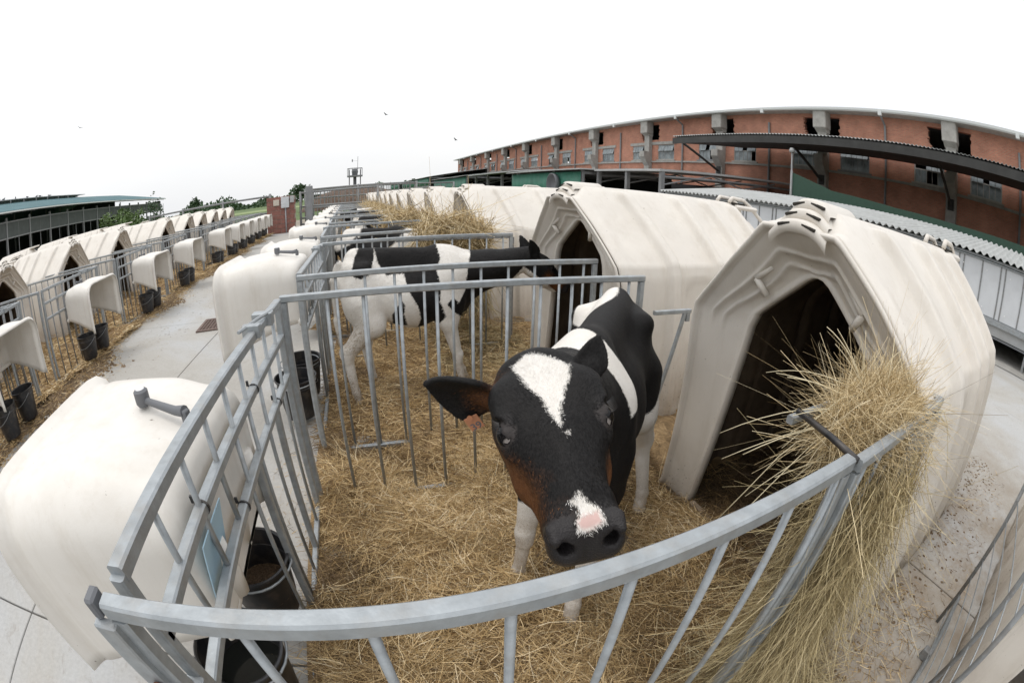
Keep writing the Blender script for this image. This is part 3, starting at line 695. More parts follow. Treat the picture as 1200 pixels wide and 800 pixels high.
o = allh[-1]; o.location = (1.62, -1.16, 0); tag(o, 'cream calf hutch cut off at the bottom corner behind a leaning barred panel', 'calf hutch', 'hutches of the right-hand row')
# pens
RY = [.29, 2.33, 4.55, 6.8, 9.1, 11.4, 13.7, 16.0, 18.3, 20.6, 22.9]
def rx(y): return -.43+LX(y)
pen_d = ['galvanised pen fence round the black calf facing the camera', 'galvanised pen fence round the side-on black and white calf']
penA = make_pen(2, front_len=1.2); penB = make_pen(2); penC = make_pen(1); penF = make_pen(0)
pens = [penA, penB]+copies(penC, 3)+copies(penF, len(RY)-5)
for i, y in enumerate(RY):
    o = pens[i]; o.location = (rx(y), y, 0); o.rotation_euler = (0, 0, math.radians(0 if i == 0 else 1.5 if i == 1 else 3.4))
    tag(o, pen_d[i] if i < 2 else f'galvanised pen fence, {ORD[i]} along the right-hand row', 'pen fence', 'pen fences of the right-hand row')
penL = make_pen(1, mirror=True, mats=M['galv']); penLF = make_pen(0, mirror=True)
pl = copies(penL, 6)+copies(penLF, len(LEFT_Y0)-6)
for i, y in enumerate(LEFT_Y0):
    o = pl[i]; o.location = (-4.15+WX(y), y, 0); o.rotation_euler = (0, 0, math.radians(4.0))
    tag(o, f'galvanised pen fence across the alley, {ORD[i]} along the left-hand row', 'pen fence', 'pen fences of the left-hand row')
# hoods
hoodp = make_hood(); NR = 10
HR = [(-.455, .94, .0), (-.47, 2.93, .20), (-.62, 5.15, .0), (-.74, 7.5, .02)]+[(rx(y), y+.7, .0) for y in RY[4:]]
hs = copies(hoodp, len(HR)+len(LEFT_Y0))
hd_ = ['big white plastic bucket hood with a black handle, close by the bottom-left corner', 'white plastic bucket hood standing raised beside the drain grate']
for i, (x, y, dz) in enumerate(HR):
    o = hs[i]; o.location = (x, y, dz); o.rotation_euler = (0, 0, math.radians(0 if i < 2 else 4))
    if i == 1: o.scale = (.84, .80, .92)
    tag(o, hd_[i] if i < 2 else f'white plastic bucket hood, {ORD[i]} along the right-hand pens', 'bucket hood', 'bucket hoods on the right-hand pens')
for i, y in enumerate(LEFT_Y0):
    o = hs[len(HR)+i]; yy = y+.82; o.location = (-4.13+WX(yy), yy, .07); o.rotation_euler = (0, 0, math.radians(184)); o.scale = (.82, .92, .9)
    tag(o, f'white plastic bucket hood across the alley, {ORD[i]} along the left-hand pens', 'bucket hood', 'bucket hoods on the left-hand pens')
# buckets
bf = make_bucket('feed'); bw = make_bucket('water')
BR = [(-.585, 1.10, .10), (-.585, .70, .10), (-.62, 3.15, .06), (-.62, 2.80, .06)]
nb = len(BR)+len(LEFT_Y0)*2
fb = copies(bf, nb//2+1); wb = copies(bw, nb//2+1); fi = wi = 0
def ring(o):
    pass
for i, (x, y, z) in enumerate(BR):
    if i % 2 == 0: o = fb[fi]; fi += 1
    else: o = wb[wi]; wi += 1
    o.location = (x, y, z+.0); o.rotation_euler = (0, 0, random.uniform(-.3, .3))
    tag(o, ['black plastic bucket half full of brown feed outside the nearest gate', 'dark empty-looking black bucket below the front rail corner', 'black bucket outside the second pen, the farther of the two', 'black bucket outside the second pen, the nearer of the two'][i], 'bucket', 'black buckets on the right-hand pens')
for i, y in enumerate(LEFT_Y0):
    for k in (0, 1):
        if k == 0: o = fb[fi]; fi += 1
        else: o = wb[wi]; wi += 1
        yy = y+.72+.38*k; o.location = (-3.97+WX(yy), yy, .075); o.rotation_euler = (0, 0, math.pi+random.uniform(-.4, .4))
        tag(o, f'black bucket across the alley, {"nearer" if k == 0 else "farther"} of the pair under the {ORD[i]} left-hand hood', 'bucket', 'black buckets on the left-hand pens')
for q in fb[fi:]+wb[wi:]:
    for c in CH.get(q.name, []) or [z for z in sc.objects if z.parent == q]: bpy.data.objects.remove(c)
    bpy.data.objects.remove(q)
# bucket rings clipped to the gates (near ones)
for i, (x, y, z) in enumerate(BR):
    pp = penA if i < 2 else penB; dx, dy = (.43, -.29) if i < 2 else (-rx(2.33), -2.33)
    hold = MB().tube([(x+.158*math.cos(a), y+.158*math.sin(a), z+BH-.03) for a in np.linspace(-.5, 2*math.pi-.5, 28)], .005, 6)
    o = obj('bucket_ring', hold, M['galv'], pp, smooth=True); o.location = (dx, dy, 0)
# near pen extras: corner post of the front panel, end cap, bolt, wire clips, card
ex = MB(); ex.box((-.465, .262, .04), (-.42, .282, 1.072), bev=.003); obj('corner_channel', ex, M['galv'], penA, loc=(.43, -.29, 0))
ex = MB(); ex.box((-.462, .274, 1.072), (-.442, .308, 1.109), bev=.004); obj('end_cap', ex, M['cap'], penA, loc=(.43, -.29, 0))
ex = MB(); ex.lathe([(0, 0), (.013, .001), (.015, .008), (.010, .016), (0, .018)], 12); obj('rusty_bolt', ex, M['rust'], penA, smooth=True, loc=(0, -.03, .93), rot=(math.pi/2, 0, 0))
ex = MB(); ex.box((-.03, .005, .80), (.02, .05, .84), bev=.004); ex.lathe([(0, .84), (.012, .84), (.012, .85), (0, .852)], 6, (-.01, .028, 0)); obj('corner_bracket', ex, M['galv'], penA)
for y, z in ((.62, .77), (.40, .945), (.98, .945), (1.24, .77)):
    ex = MB(); ex.lathe([(.0165, -.003), (.0195, -.003), (.0195, .003), (.0165, .003)], 14, M=Matrix.Translation((0, y, z)) @ Matrix.Rotation(math.pi/2, 4, 'X'))
    ex.box((-.022, y-.003, z+.012), (-.014, y+.003, z+.030))
    obj('cable_tie', ex, M['black'], penA)
cdm = thing('info_card', 'pale blue plastic card hanging on the nearest gate rail', 'card', (-.455, .70, .80))
q = MB(); q.box((-.0015, -.085, -.10), (.0015, .085, .10), M=Matrix.Rotation(.25, 4, 'Y')); obj('card_sheet', q, M['card'], cdm)
q = MB(); q.tube([(.02, .0, .15), (.0, .0, .12), (.002, 0, .10)], .003, 6); obj('card_clip', q, M['black'], cdm)
# short rail piece between the pen and the hutch
q = MB(); rail(q, (1.40, 1.86, .90), (1.66, 1.86, .90), .012); rail(q, (1.62, 1.86, .89), (1.42, 1.86, .05), .010); q.box((1.63, 1.85, .84), (1.655, 1.87, .90))
o = obj('rail_stub', q, M['galv']); tag(o, 'short galvanised rail stub with a slanting strut between calf and hutch', 'rail')
# side rack of the neighbouring pen in the bottom corner: three uprights, thin cross bars, ground pole
lean = thing('side_rack', 'thin barred galvanised rack in the bottom corner, against the cut-off hutch', 'rack', (1.37, -.35, 0))
q = MB()
for (x, y, r, h) in ((0, 0, .013, 1.12), (-.25, -.01, .012, 1.12), (.69, .11, .012, 1.05)): q.tube([(x, y, 0), (x, y, h)], r, 8)
obj('upright', q, M['galvold'], lean, smooth=True)['kind'] = 'stuff'
for i in range(10): obj('cross_bar', MB().tube([(-.25, -.01, .10+.105*i), (0, 0, .10+.105*i), (.69, .11, .10+.105*i)], .0038, 6), M['galv'], lean, smooth=True)
q = MB(); q.tube([(.95, .065, .016), (-.6, -.04, .016)], .015, 8); obj('ground_pole', q, M['galv'], lean, smooth=True)
q = MB(); q.box((.40, .03, .0), (.44, .09, .06), bev=.004); obj('clamp', q, M['galvold'], lean)
# hay racks
def make_hay(name_, c, rad, n, mt_, ln=(.12, .34), dr=0, zscale=1, wd=(.002, .0045), rr=None, parent=None, seg=3):
    """blades tangled through a flattened mound, ends sticking out"""
    u = RNG.normal(size=(n, 3)); u /= np.linalg.norm(u, axis=1)[:, None]
    R_ = RNG.random(n)**(1/2.2); P = u*R_[:, None]*np.array(rad)+np.array(c)
    th = RNG.normal(size=(n, 3)); th /= np.linalg.norm(th, axis=1)[:, None]
    rad_ = np.where(RNG.random(n) < .98, .92, .0)[:, None]; th = th-u*(th*u).sum(1)[:, None]*rad_
    D = th+.10*u+np.array([0, 0, .06]); D /= np.linalg.norm(D, axis=1)[:, None]
    l = RNG.uniform(*ln, n)*RNG.uniform(.4, 1, n); P = P-D*(l*.5)[:, None]
    cu = RNG.normal(0, .42, (n, 3))*l[:, None]; cu[:, 2] -= .15*l
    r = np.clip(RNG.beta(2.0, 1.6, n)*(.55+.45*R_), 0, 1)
    return strands(name_, P, D, l, RNG.uniform(*wd, n), cu, mt_, seg=seg, rnd=np.clip(r*1.1-.05+RNG.normal(0, .12, n), 0, 1), parent=parent, kink=RNG.normal(0, .75, (n, 3))*l[:, None])
rack = thing('hay_rack', 'galvanised corner hay rack with a black side tube and grey end plate', 'hay rack', (0, 0, 0))
q = MB(); rail(q, (.78, .275, 1.09), (1.44, .275, 1.09), .014); rail(q, (1.44, .275, 1.09), (1.44, .48, 1.08), .012); rail(q, (.82, .50, 1.07), (1.44, .50, 1.07), .010)
rail(q, (.79, .275, 1.07), (.79, .275, .04), .011); rail(q, (1.43, .275, 1.09), (1.43, .275, .04), .011)
obj('rack_frame', q, M['galv'], rack)
q = MB(); q.tube([(.775, .275, 1.10), (.80, .37, 1.10), (.83, .49, 1.095)], .008, 10); obj('black_tube', q, M['black'], rack, smooth=True)
for i in range(7):
    x = .86+.088*i
    obj('bar', MB().tube([(x, .28, 1.08), (x, .30, .62)], .006, 6), M['galv'], rack, smooth=True)
q = MB(); q.box((1.10, .250, .86), (1.42, .262, 1.075), bev=.002); obj('end_plate', q, M['galv'], rack)
hay1 = thing('hay_bundle', 'tangled pale hay spilling over the rack beside the near hutch doorway', 'hay')
core = MB()
def blob(c, r, n=14):
    vs = []; 
    for i in range(n+1):
        for j in range(n):
            a, b = math.pi*i/n, 2*math.pi*j/n; k = 1+.12*math.sin(3*b+5*a)
            vs.append((c[0]+r[0]*k*math.sin(a)*math.cos(b), c[1]+r[1]*k*math.sin(a)*math.sin(b), c[2]+r[2]*math.cos(a)))
    return vs, [(i*n+j, (i+1)*n+j, (i+1)*n+(j+1) % n, i*n+(j+1) % n) for i in range(n) for j in range(n)]
M['haycore'] = mat('hay_mass', (.22, .175, .09), .9, vary=.4, vs=30, bump=.8, bs=80)
core.add(*blob((1.09, .39, 1.00), (.20, .10, .12))); core.add(*blob((1.02, .34, .62), (.15, .09, .36))); core.add(*blob((1.0, .24, .10), (.26, .14, .12)))
obj('packed_hay', core, M['haycore'], hay1, smooth=True)
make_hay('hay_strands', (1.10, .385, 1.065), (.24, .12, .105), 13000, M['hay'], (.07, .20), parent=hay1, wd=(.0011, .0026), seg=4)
# hanging curtain of hay down the front
n = 10500; Z = RNG.uniform(.12, 1.04, n); X = RNG.uniform(.80, 1.12, n)+.18*Z*RNG.random(n); Y = RNG.uniform(.19, .40, n)-.03*(1-Z)
D = np.stack([RNG.normal(-.22, .50, n), RNG.normal(-.08, .25, n), RNG.normal(-1., .45, n)], 1); D /= np.linalg.norm(D, axis=1)[:, None]
l = RNG.uniform(.06, .26, n); l = np.minimum(l, Z+.02); cu = RNG.normal(0, .38, (n, 3))*l[:, None]
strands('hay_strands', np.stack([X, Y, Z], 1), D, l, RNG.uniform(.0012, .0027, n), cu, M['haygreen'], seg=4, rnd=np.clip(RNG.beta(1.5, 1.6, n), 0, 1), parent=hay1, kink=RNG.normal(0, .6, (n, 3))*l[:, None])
# fallen heap at the foot
n = 4600; a = RNG.uniform(0, 2*np.pi, n); r = np.sqrt(RNG.random(n)); X = .98+.33*r*np.cos(a); Y = .20+.24*r*np.sin(a); Z = .02+.16*(1-r)*RNG.random(n)**.5
th = RNG.uniform(0, 2*np.pi, n); el = RNG.normal(.05, .25, n); D = np.stack([np.cos(th)*np.cos(el), np.sin(th)*np.cos(el), np.sin(el)], 1)
l = RNG.uniform(.06, .26, n); cu = RNG.normal(0, .22, (n, 3))*l[:, None]
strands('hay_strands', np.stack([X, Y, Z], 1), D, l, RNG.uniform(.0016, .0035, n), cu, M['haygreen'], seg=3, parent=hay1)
# long loose stalks sticking out towards the doorway and the alley
ls = MB()
def stalk(p0, d, l, r, droop=.25, kink=None):
    p0 = Vector(p0); d = Vector(d).normalized(); pts = []
    for k in range(8):
        t = k/7; p = p0+d*(l*t)+Vector((0, 0, -droop*l*t*t))
        if kink and t > kink[0]: p += Vector(kink[1])*(t-kink[0])*l
        pts.append(p)
    ls.tube(pts, r, 5, rs=[r*(1-.5*k/7) for k in range(8)])
random.seed(11)
for (p0, d, l, kk) in [((.98, .42, 1.12), (-.9, .35, .05), .36, (.45, (-.2, .2, -.9))), ((.95, .43, 1.10), (-.9, .6, -.12), .42, None), ((.97, .44, 1.07), (-.8, .3, -.25), .40, (.5, (.2, 0, -.9))),
        ((.98, .45, 1.14), (-.6, .9, .30), .34, None), ((1.0, .42, 1.16), (-.35, .5, .8), .30, None), ((1.02, .42, 1.16), (-.05, .3, 1), .26, None), ((1.06, .42, 1.16), (.30, .05, 1), .28, None),
        ((1.30, .32, 1.08), (.7, -.5, -.1), .34, (.5, (0, -.1, -1.))), ((1.22, .30, 1.10), (.9, -.3, .25), .25, None), ((.95, .40, 1.05), (-.6, .1, -.5), .3, (.4, (-.4, .2, .6))), ((1.15, .38, 1.15), (.5, .2, .9), .22, None)]:
    for j in range(3):
        stalk([p0[0]+.03+random.uniform(-.03, .03), p0[1]-.02+random.uniform(-.03, .03), p0[2]+random.uniform(-.03, .02)], [d[i]+random.uniform(-.22, .22) for i in range(3)], l*random.uniform(.45, .85), .0017 if j else .0022, random.uniform(.1, .5), kk if j == 0 else None)
M['stalk'] = mat('pale_stalk', (.62, .54, .36), .5)
obj('long_stalks', ls, M['stalk'], hay1, smooth=True)['kind'] = 'stuff'
# hay in the other pens' racks
M['hayfar'] = M['hay']
def far_hay(n, wd, label, c, s=1, rad=(.42, .2, .22)):
    t = thing('hay_bundle', label, 'hay', c, 0, 'hay heaped in the far racks')
    k = MB(); k.add(*blob((0, 0, .95), (rad[0]*.86, rad[1]*.85, rad[2]*.8))); k.add(*blob((0, 0, .6), (rad[0]*.7, rad[1]*.7, .45))); obj('packed_hay', k, M['haycore'], t, smooth=True)
    make_hay('hay_strands', (0, 0, 1.0), rad, n, M['hay'], (.14, .40), parent=t, wd=wd, seg=2)
    n2 = n//3; X = RNG.uniform(-rad[0]*.8, rad[0]*.8, n2); Z = RNG.uniform(.3, .95, n2); Y = RNG.uniform(-.2, .12, n2)
    D = np.stack([RNG.normal(0, .35, n2), RNG.normal(-.1, .2, n2), np.full(n2, -1.)], 1); l = RNG.uniform(.12, .4, n2)
    strands('hay_strands', np.stack([X, Y, Z], 1), D, l, RNG.uniform(*wd, n2), RNG.normal(0, .1, (n2, 3)), M['haygreen'], parent=t)
    return t
far_hay(3600, (.004, .009), 'big tufted hay mound above the back of the side-on calf', (.78, 4.32, .06))
f2 = far_hay(2200, (.006, .012), 'hay heap in the rack of the third pen, behind the first mound', (.52, 6.4, .04))
index_children()
for i, y in enumerate((8.6, 10.9, 13.2, 15.5, 17.8)):
    c = copy_tree(f2); c.location = (.70+LX(y), y, -.02); c['label'] = f'pale hay heap in the rack of the {ORD[i+3]} right-hand pen'
for yy, lb_ in ((4.32, 'thin galvanised rack rail holding the big tufted hay mound'), (6.4, 'thin galvanised rack rail under the second, farther hay mound')):
    q = MB(); rail(q, (.2, yy-.22, 1.05), (1.32, yy-.22, 1.05), .012); rail(q, (1.32, yy-.22, 1.05), (1.32, yy-.22, .05), .014)
    o = obj('rack_rail', q, M['galvold']); tag(o, lb_, 'rail')
lay_straw('loose_hay', .5, 1.4, 3.2, 4.3, 5200, z0=.06, m_=M['haygreen'], L=(.08, .22), W=(.003, .006))
# ------------------------------------------------------------------ long brick hall (local frame: x = depth into the hall, y = along the facade)
BA = math.atan(.06)
hall = thing('brick_hall', 'long weathered red brick hall with concrete columns and broken openings under the eaves', 'building', (25.6, 0, 0), BA)
COLS = [-12.0, -2.8, 6.4, 15.5, 24.7, 33.7, 42.9, 52.1, 61.7, 70.6, 79.6, 89.3, 98.5]
WIN = [(-1.2, 1.0), (2.9, 5.1)]
Y0B, Y1B, ZT = -20, 102.6, 8.72
WZ0, WZ1, HZ0, HZ1 = 5.13, 6.5, 6.98, 8.42
wins = []; holes = []
for c in COLS:
    wins += [(c-3.35, c-1.2), (c+.55, c+2.6)]
    h0, h1 = random.uniform(1.15, 1.45), random.uniform(1.1, 1.7); holes.append((c-h0, c+h1))
holes[2] = (5.0, 8.05); holes[3] = (14.3, 17.2)
wl = MB()
wl.box((0, Y0B, 0), (.3, Y1B, WZ0)); wl.box((.001, Y0B, WZ1), (.299, Y1B, HZ0)); wl.box((.001, Y0B, HZ1), (.299, Y1B, ZT))
def gaps(iv, lo, hi):
    o_ = []; p = lo
    for a, b in sorted(iv):
        if a > p: o_.append((p, min(a, hi)))
        p = max(p, b)
    if p < hi: o_.append((p, hi))
    return o_
for a, b in gaps(wins, Y0B, Y1B): wl.box((.002, a, WZ0), (.298, b, WZ1))
for a, b in gaps(holes, Y0B, Y1B): wl.box((.002, a, HZ0), (.298, b, HZ1))
wl.box((0, Y0B, 0), (40, Y0B+.3, 9)); wl.box((0, Y1B-.3, 0), (40, Y1B-.001, 9)); wl.box((39.7, Y0B, 0), (40, Y1B, 9))
obj('wall', wl, M['brick'], hall)
# broken brick teeth round the holes
tb = MB()
for (a, b), c in zip(holes, COLS):
    z = HZ0; k = 0
    while z < HZ1:
        for yy, s in ((a, 1), (b, -1)):
            L_ = random.choice([0, .06, .12, .12])+max(0, (.7-(z-HZ0))*.45 if s < 0 else 0)
            if L_ > 0: tb.box((.01, min(yy, yy+s*L_), z), (.27, max(yy, yy+s*L_), z+.072))
        z += .078
tb_o = obj('broken_brick_edge', tb, M['brick'], hall); tb_o['kind'] = 'stuff'
col_me = MB(); col_me.box((-.38, -.34, 0), (-.01, .34, 7.55)); col_me = col_me.mesh('column', M['concrete'])
cpm = MB(); cpm.box((-.78, -.50, 7.55), (-.003, .50, 8.78), bev=.05); cpm.prism([(-.70, 7.55), (-.30, 7.30), (-.006, 7.30), (-.006, 7.55)], 1, -.42, .42)
cap_m = cpm.mesh('capital', M['concrete'])
cor = MB().prism([(-.95, 5.85), (-.95, 5.35), (-.385, 4.55), (-.385, 5.85)], 1, -.34, .34).mesh('corbel', M['concrete'])
for c in COLS:
    o = link('column', col_me, hall, (0, c, 0)); link('capital', cap_m, o); link('corbel', cor, o)
sc_m = MB(); sc_m.box((-.10, Y0B, 4.88), (-.001, Y1B, 5.02)); obj('string_course', sc_m, M['concrete'], hall)
for i in range(len(wins)//2):
    a0, b1 = wins[2*i][0]-.35, wins[2*i+1][1]+.35
    obj('lintel_band', MB().box((-.06, a0, 6.52), (-.0015, b1, 6.78)), M['concrete'], hall)
# steel windows: frame, mullions, panes (two top-hung leaning out, some panes missing)
for wi_, (a, b) in enumerate(wins):
    if a > 80 or b < -3: pass
    fr = MB(); fw = .07
    fr.box((.03, a, WZ0), (.10, a+fw, WZ1)); fr.box((.03, b-fw, WZ0), (.10, b, WZ1)); fr.box((.031, a+fw, WZ0), (.099, b-fw, WZ0+fw)); fr.box((.031, a+fw, WZ1-fw), (.099, b-fw, WZ1))
    zm = WZ0+.78
    fr.box((.032, a+fw, zm-.03), (.098, b-fw, zm+.03))
    n = 5; st = (b-a-2*fw)/n
    for k in range(1, n): fr.box((.045, a+fw+st*k-.016, WZ0+fw), (.085, a+fw+st*k+.016, zm-.03))
    fr.box((-.09, a-.15, WZ0-.10), (.029, b+.15, WZ0-.0))
    f_o = obj('window', fr, M['concrete'] if wi_ % 3 else M['grey'], hall)
    rs = random.Random(wi_); lean = rs.uniform(.1, .5)
    for k in range(n):
        if rs.random() < .84:
            obj('pane', MB().box((.06, a+fw+st*k+.016, WZ0+fw), (.066, a+fw+st*(k+1)-.016, zm-.03)), M['glass'], f_o)
        if rs.random() < .88:
            R_ = Matrix.Translation((.06, 0, WZ1-fw)) @ Matrix.Rotation(lean, 4, 'Y')
            q = MB().box((-.004, a+fw+st*k+.012, -.55), (.004, a+fw+st*(k+1)-.012, 0), M=R_)
            obj('pane', q, M['glass'], f_o)
# downpipes between the columns
PIP = [(COLS[i]+COLS[i+1])/2 for i in range(len(COLS)-1)]
for k, y in enumerate(PIP):
    q = MB(); q.tube([(-.75, y, 8.72), (-.70, y, 8.45), (-.12, y, 8.15), (-.10, y, 7.9), (-.10, y, .3)], .075, 8)
    if k % 2: q = MB(); q.tube([(-.09, y, 8.0), (-.09, y, .3)], .085, 8)
    obj('downpipe', q, M['grey'], hall)
# eaves: soffit, gutter and roof sheet
q = MB(); q.prism([(-.86, 8.74), (-.86, 8.80), (20, 10.6), (20, 10.5)], 1, Y0B-.4, Y1B+.5); obj('roof', q, M['lgrey'], hall)
q = MB(); q.prism([(20, 10.5), (20, 10.6), (40.6, 8.8), (40.6, 8.72)], 1, Y0B-.4, Y1B+.5); obj('roof', q, M['lgrey'], hall)
q = MB(); q.box((-.80, Y0B, 8.66), (.3, Y1B, 8.735)); obj('soffit', q, M['concrete'], hall)
q = MB(); q.prism([(-.98, 8.86), (-.97, 8.72), (-.90, 8.66), (-.83, 8.66), (-.83, 8.72), (-.90, 8.74), (-.93, 8.86)], 1, Y0B-.4, Y1B+.45); obj('gutter', q, M['pvc'], hall)
for y in PIP: obj('gutter_outlet', MB().box((-1.0, y-.13, 8.48), (-.82, y+.13, 8.87), bev=.02), M['pvc'], hall)
# ------------------------------------------------------------------ loading canopy in front of the hall
can = thing('loading_canopy', 'dark corrugated canopy on struts jutting from the brick hall', 'canopy', (25.6, 0, 0), BA)
def corrugated(x0, z0, x1, z1, y0, y1, pitch, amp, th=.012, seg=6):
    """sheet whose waves run from (x0, z0) to (x1, z1); solid with a thickness"""
    n = int((y1-y0)/pitch*seg); vs = []
    for d in (0, -th):
        for i in range(n+1):
            y = y0+(y1-y0)*i/n; w_ = amp*math.cos(2*math.pi*(y-y0)/pitch)
            vs += [(x0, y, z0+w_+d), (x1, y, z1+w_+d)]
    b = 2*(n+1); fs = []
    for i in range(n):
        a = 2*i; fs += [(a, a+1, a+3, a+2), (b+a, b+a+2, b+a+3, b+a+1), (a, a+2, b+a+2, b+a), (a+1, b+a+1, b+a+3, a+3)]
    return MB().add(vs, fs)
obj('roof_sheet', corrugated(-7.15, 5.62, -.42, 6.25, -18, 22.4, .20, .035, .015, 4), M['fibre'], can)
M['cdark'] = mat('dark_canopy_underside', (.05, .05, .048), .85, vary=.2, vs=2)  # near-black tone for the canopy soffit, edge beam and struts
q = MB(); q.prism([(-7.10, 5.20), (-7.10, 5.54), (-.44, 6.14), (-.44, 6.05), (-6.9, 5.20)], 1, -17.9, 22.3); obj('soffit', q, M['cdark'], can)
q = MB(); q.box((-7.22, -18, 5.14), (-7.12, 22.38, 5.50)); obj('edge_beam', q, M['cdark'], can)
for c in COLS[:5]:
    q = MB(); q.tube([(-.42, c, 4.25), (-4.2, c, 5.75)], .09, 6); q.box((-.46, c-.2, 4.0), (-.385, c+.2, 4.6)); obj('strut', q, M['cdark'], can)
lp = thing('lamp_post', 'thin lamp post with a small lamp head beside the canopy', 'lamp', (17.71, 13.1, 0))
obj('post', MB().tube([(0, 0, 0), (0, 0, 4.72)], .045, 8), M['lgrey'], lp); obj('lamp_head', MB().lathe([(0, 4.70), (.12, 4.70), (.16, 4.8), (.10, 4.93), (0, 4.95)], 12), M['lgrey'], lp, smooth=True)
gp = thing('green_sheet_wall', 'dark green sheet wall with a sloping top in front of the hall', 'wall', (15.95, 0, 0), BA)
q = MB(); q.prism([(11.25, 0), (11.25, 3.42), (9.3, 2.90), (6.4, 2.72), (3.7, 2.68), (.9, 2.72), (-6, 2.72), (-6, 0)], 0, 0, .06); obj('sheet', q, M['dgreen'], gp)
q = MB(); q.box((-.06, 11.26, 0), (.02, 11.34, 3.5)); obj('edge_post', q, M['lgrey'], gp)
# ------------------------------------------------------------------ white panelled calf shed with corrugated roof
sh = thing('panelled_shed', 'low shed of white door panels under a grey corrugated roof', 'shed', (9.77, 0, 0), math.atan(.02))
sh_roof = corrugated(-.20, 1.84, 3.4, 2.30, -9, 12.6, .177, .032, .010, 6); obj('roof_sheet', sh_roof, M['fibre'], sh)
q = MB(); q.box((-.04, -9, 1.755), (.02, 12.5, 1.80)); q.box((-.06, -9, 1.715), (.02, 12.5, 1.742)); obj('door_track', q, M['galv'], sh)
q = MB(); q.box((-.05, -9, .60), (.03, 12.5, .71)); obj('floor_rail', q, M['galv'], sh)
q = MB(); q.box((.05, -9, .40), (3.2, 12.5, .60)); obj('floor_deck', q, M['lgrey'], sh)
q = MB(); q.box((-.03, -9, .36), (.01, 12.5, .39)); obj('lower_bar', q, M['cap'], sh)
q = MB(); q.box((3.1, -9, 0), (3.2, 12.5, 2.2)); obj('back_wall', q, M['dgreen'], sh)
pm = MB().box((-.012, .012, .715), (.012, .478, 1.712), bev=.004).mesh('door_panel', M['panel'])
pm2 = MB().box((-.012, .012, .715), (.012, .115, 1.712), bev=.004).mesh('door_panel', M['panel'])
mf = MB().box((-.03, -.02, .712), (.02, .012, 1.714)).mesh('panel_post', M['galvold'])
y = -8.9; k = 0
while y < 12:
    link('door_panel', pm, sh, (0, y, 0)); link('panel_post', mf, sh, (0, y, 0)); y += .49
    if k % 2: link('door_panel', pm2, sh, (0, y, 0)); link('panel_post', mf, sh, (0, y, 0)); y += .127
    k += 1
lm = MB().lathe([(0, 0), (.012, 0), (.014, .02), (0, .022)], 8, M=Matrix.Rotation(-math.pi/2, 4, 'Y')).mesh('panel_bolt', M['white'])
y = -8.9
while y < 6:
    for z in (.85, 1.55): link('panel_bolt', lm, sh, (-.012, y+.45, z))
    y += .617
for y in (-6, -3, .05, 3, 6, 9, 12):
    obj('leg', MB().box((.0, y-.03, 0), (.06, y+.03, .40)), M['galvold'], sh)
sheet('dark_yard_strip', 13.2, 24.5, -20, 100, -.02, M['manure'])  # dark ground added to keep bounced light low under the canopy
sheet('shed_plinth', 9.2, 13.2, -9, 12.5, .012, M['concrete'], nx=1)
# ------------------------------------------------------------------ green-curtained sheds behind the right row
def curtain_shed(label, y0, y1, ztop, zbot, wid, x0, zr, post=3, rot=BA, open_=0, mir=False):
    """x0: eave line; roof rises towards +x"""
    t = thing('curtain_shed', label, 'shed', (x0, 0, 0), rot)
    q = MB(); q.prism([(-.3, ztop+.10), (-.3, ztop+.16), (wid, zr+.06), (wid, zr)], 1, y0-.4, y1+.4); obj('roof', q, M['lgrey'], t)
    q = MB(); n = 40; vs = []
    for i in range(n+1):
        y = y0+(y1-y0)*i/n; w_ = .04*math.sin(i*2.1)
        vs += [(w_, y, zbot), (w_*.4, y, ztop)]
    q.add(vs, [(2*i, 2*i+1, 2*i+3, 2*i+2) for i in range(n)]); o_ = obj('curtain', q, M['green'], t, smooth=True); o_.modifiers.new('t', 'SOLIDIFY').thickness = .02
    q = MB(); q.box((.05, y0-.2, 0), (.18, y1+.2, max(zbot, .4))); obj('side_wall', q, M['grey'], t)
    q = MB(); q.box((wid-.2, y0, 0), (wid, y1, zr-.05)); obj('back_wall', q, M['dark'], t)
    for i in range(post+1):
        y = y0+(y1-y0)*i/post; q = MB(); q.box((.06, y-.09, 0), (.2, y+.09, ztop+.08)); obj('post', q, M['grey'], t)
        q = MB(); q.box((.2, y-.07, ztop-.12), (wid-.25, y+.07, ztop+.03)); q.tube([(.2, y, ztop-.1), (wid*.5, y, (ztop+zr)/2)], .05, 5); obj('truss', q, M['grey'], t)
    return t
c3 = curtain_shed('nearest green-curtained shed with a flat grey roof behind the hutches', 21.7, 31.9, 2.72, 1.2, 6.5, 12.0, 3.05)
fan = MB(); fan.lathe([(0, 0), (.55, 0), (.62, .06), (.66, .30), (.60, .32), (.55, .1), (0, .08)], 28, M=Matrix.Translation((-.05, 24.55, 2.0)) @ Matrix.Rotation(-math.pi/2, 4, 'Y')); obj('fan_drum', fan, M['cap'], c3, smooth=True)
sk = thing('steel_lean_to', 'open grey steel lean-to with trusses against the brick hall', 'lean-to', (12.0, 0, 0), BA)
q = MB(); q.prism([(.0, 2.98), (.0, 3.06), (13, 4.10), (13, 4.0)], 1, 32.3, 44); obj('roof', q, M['lgrey'], sk)
q = MB(); q.prism([(.6, 2.78), (.6, 2.88), (13, 3.75), (13, 3.65)], 1, 15.8, 21.3); obj('roof', q, M['lgrey'], sk)
for y in (15.9, 18.5, 21.1, 32.6, 36.2, 40, 43.8):
    q = MB(); q.box((.7, y-.09, 0), (.9, y+.09, 2.9)); obj('post', q, M['grey'], sk)
    q = MB(); q.tube([(.9, y, 2.55), (12.6, y, 3.3)], .06, 5); q.tube([(.9, y, 2.2), (4, y, 2.95), (6.5, y, 2.6), (9.5, y, 3.3)], .04, 5); obj('truss', q, M['grey'], sk)
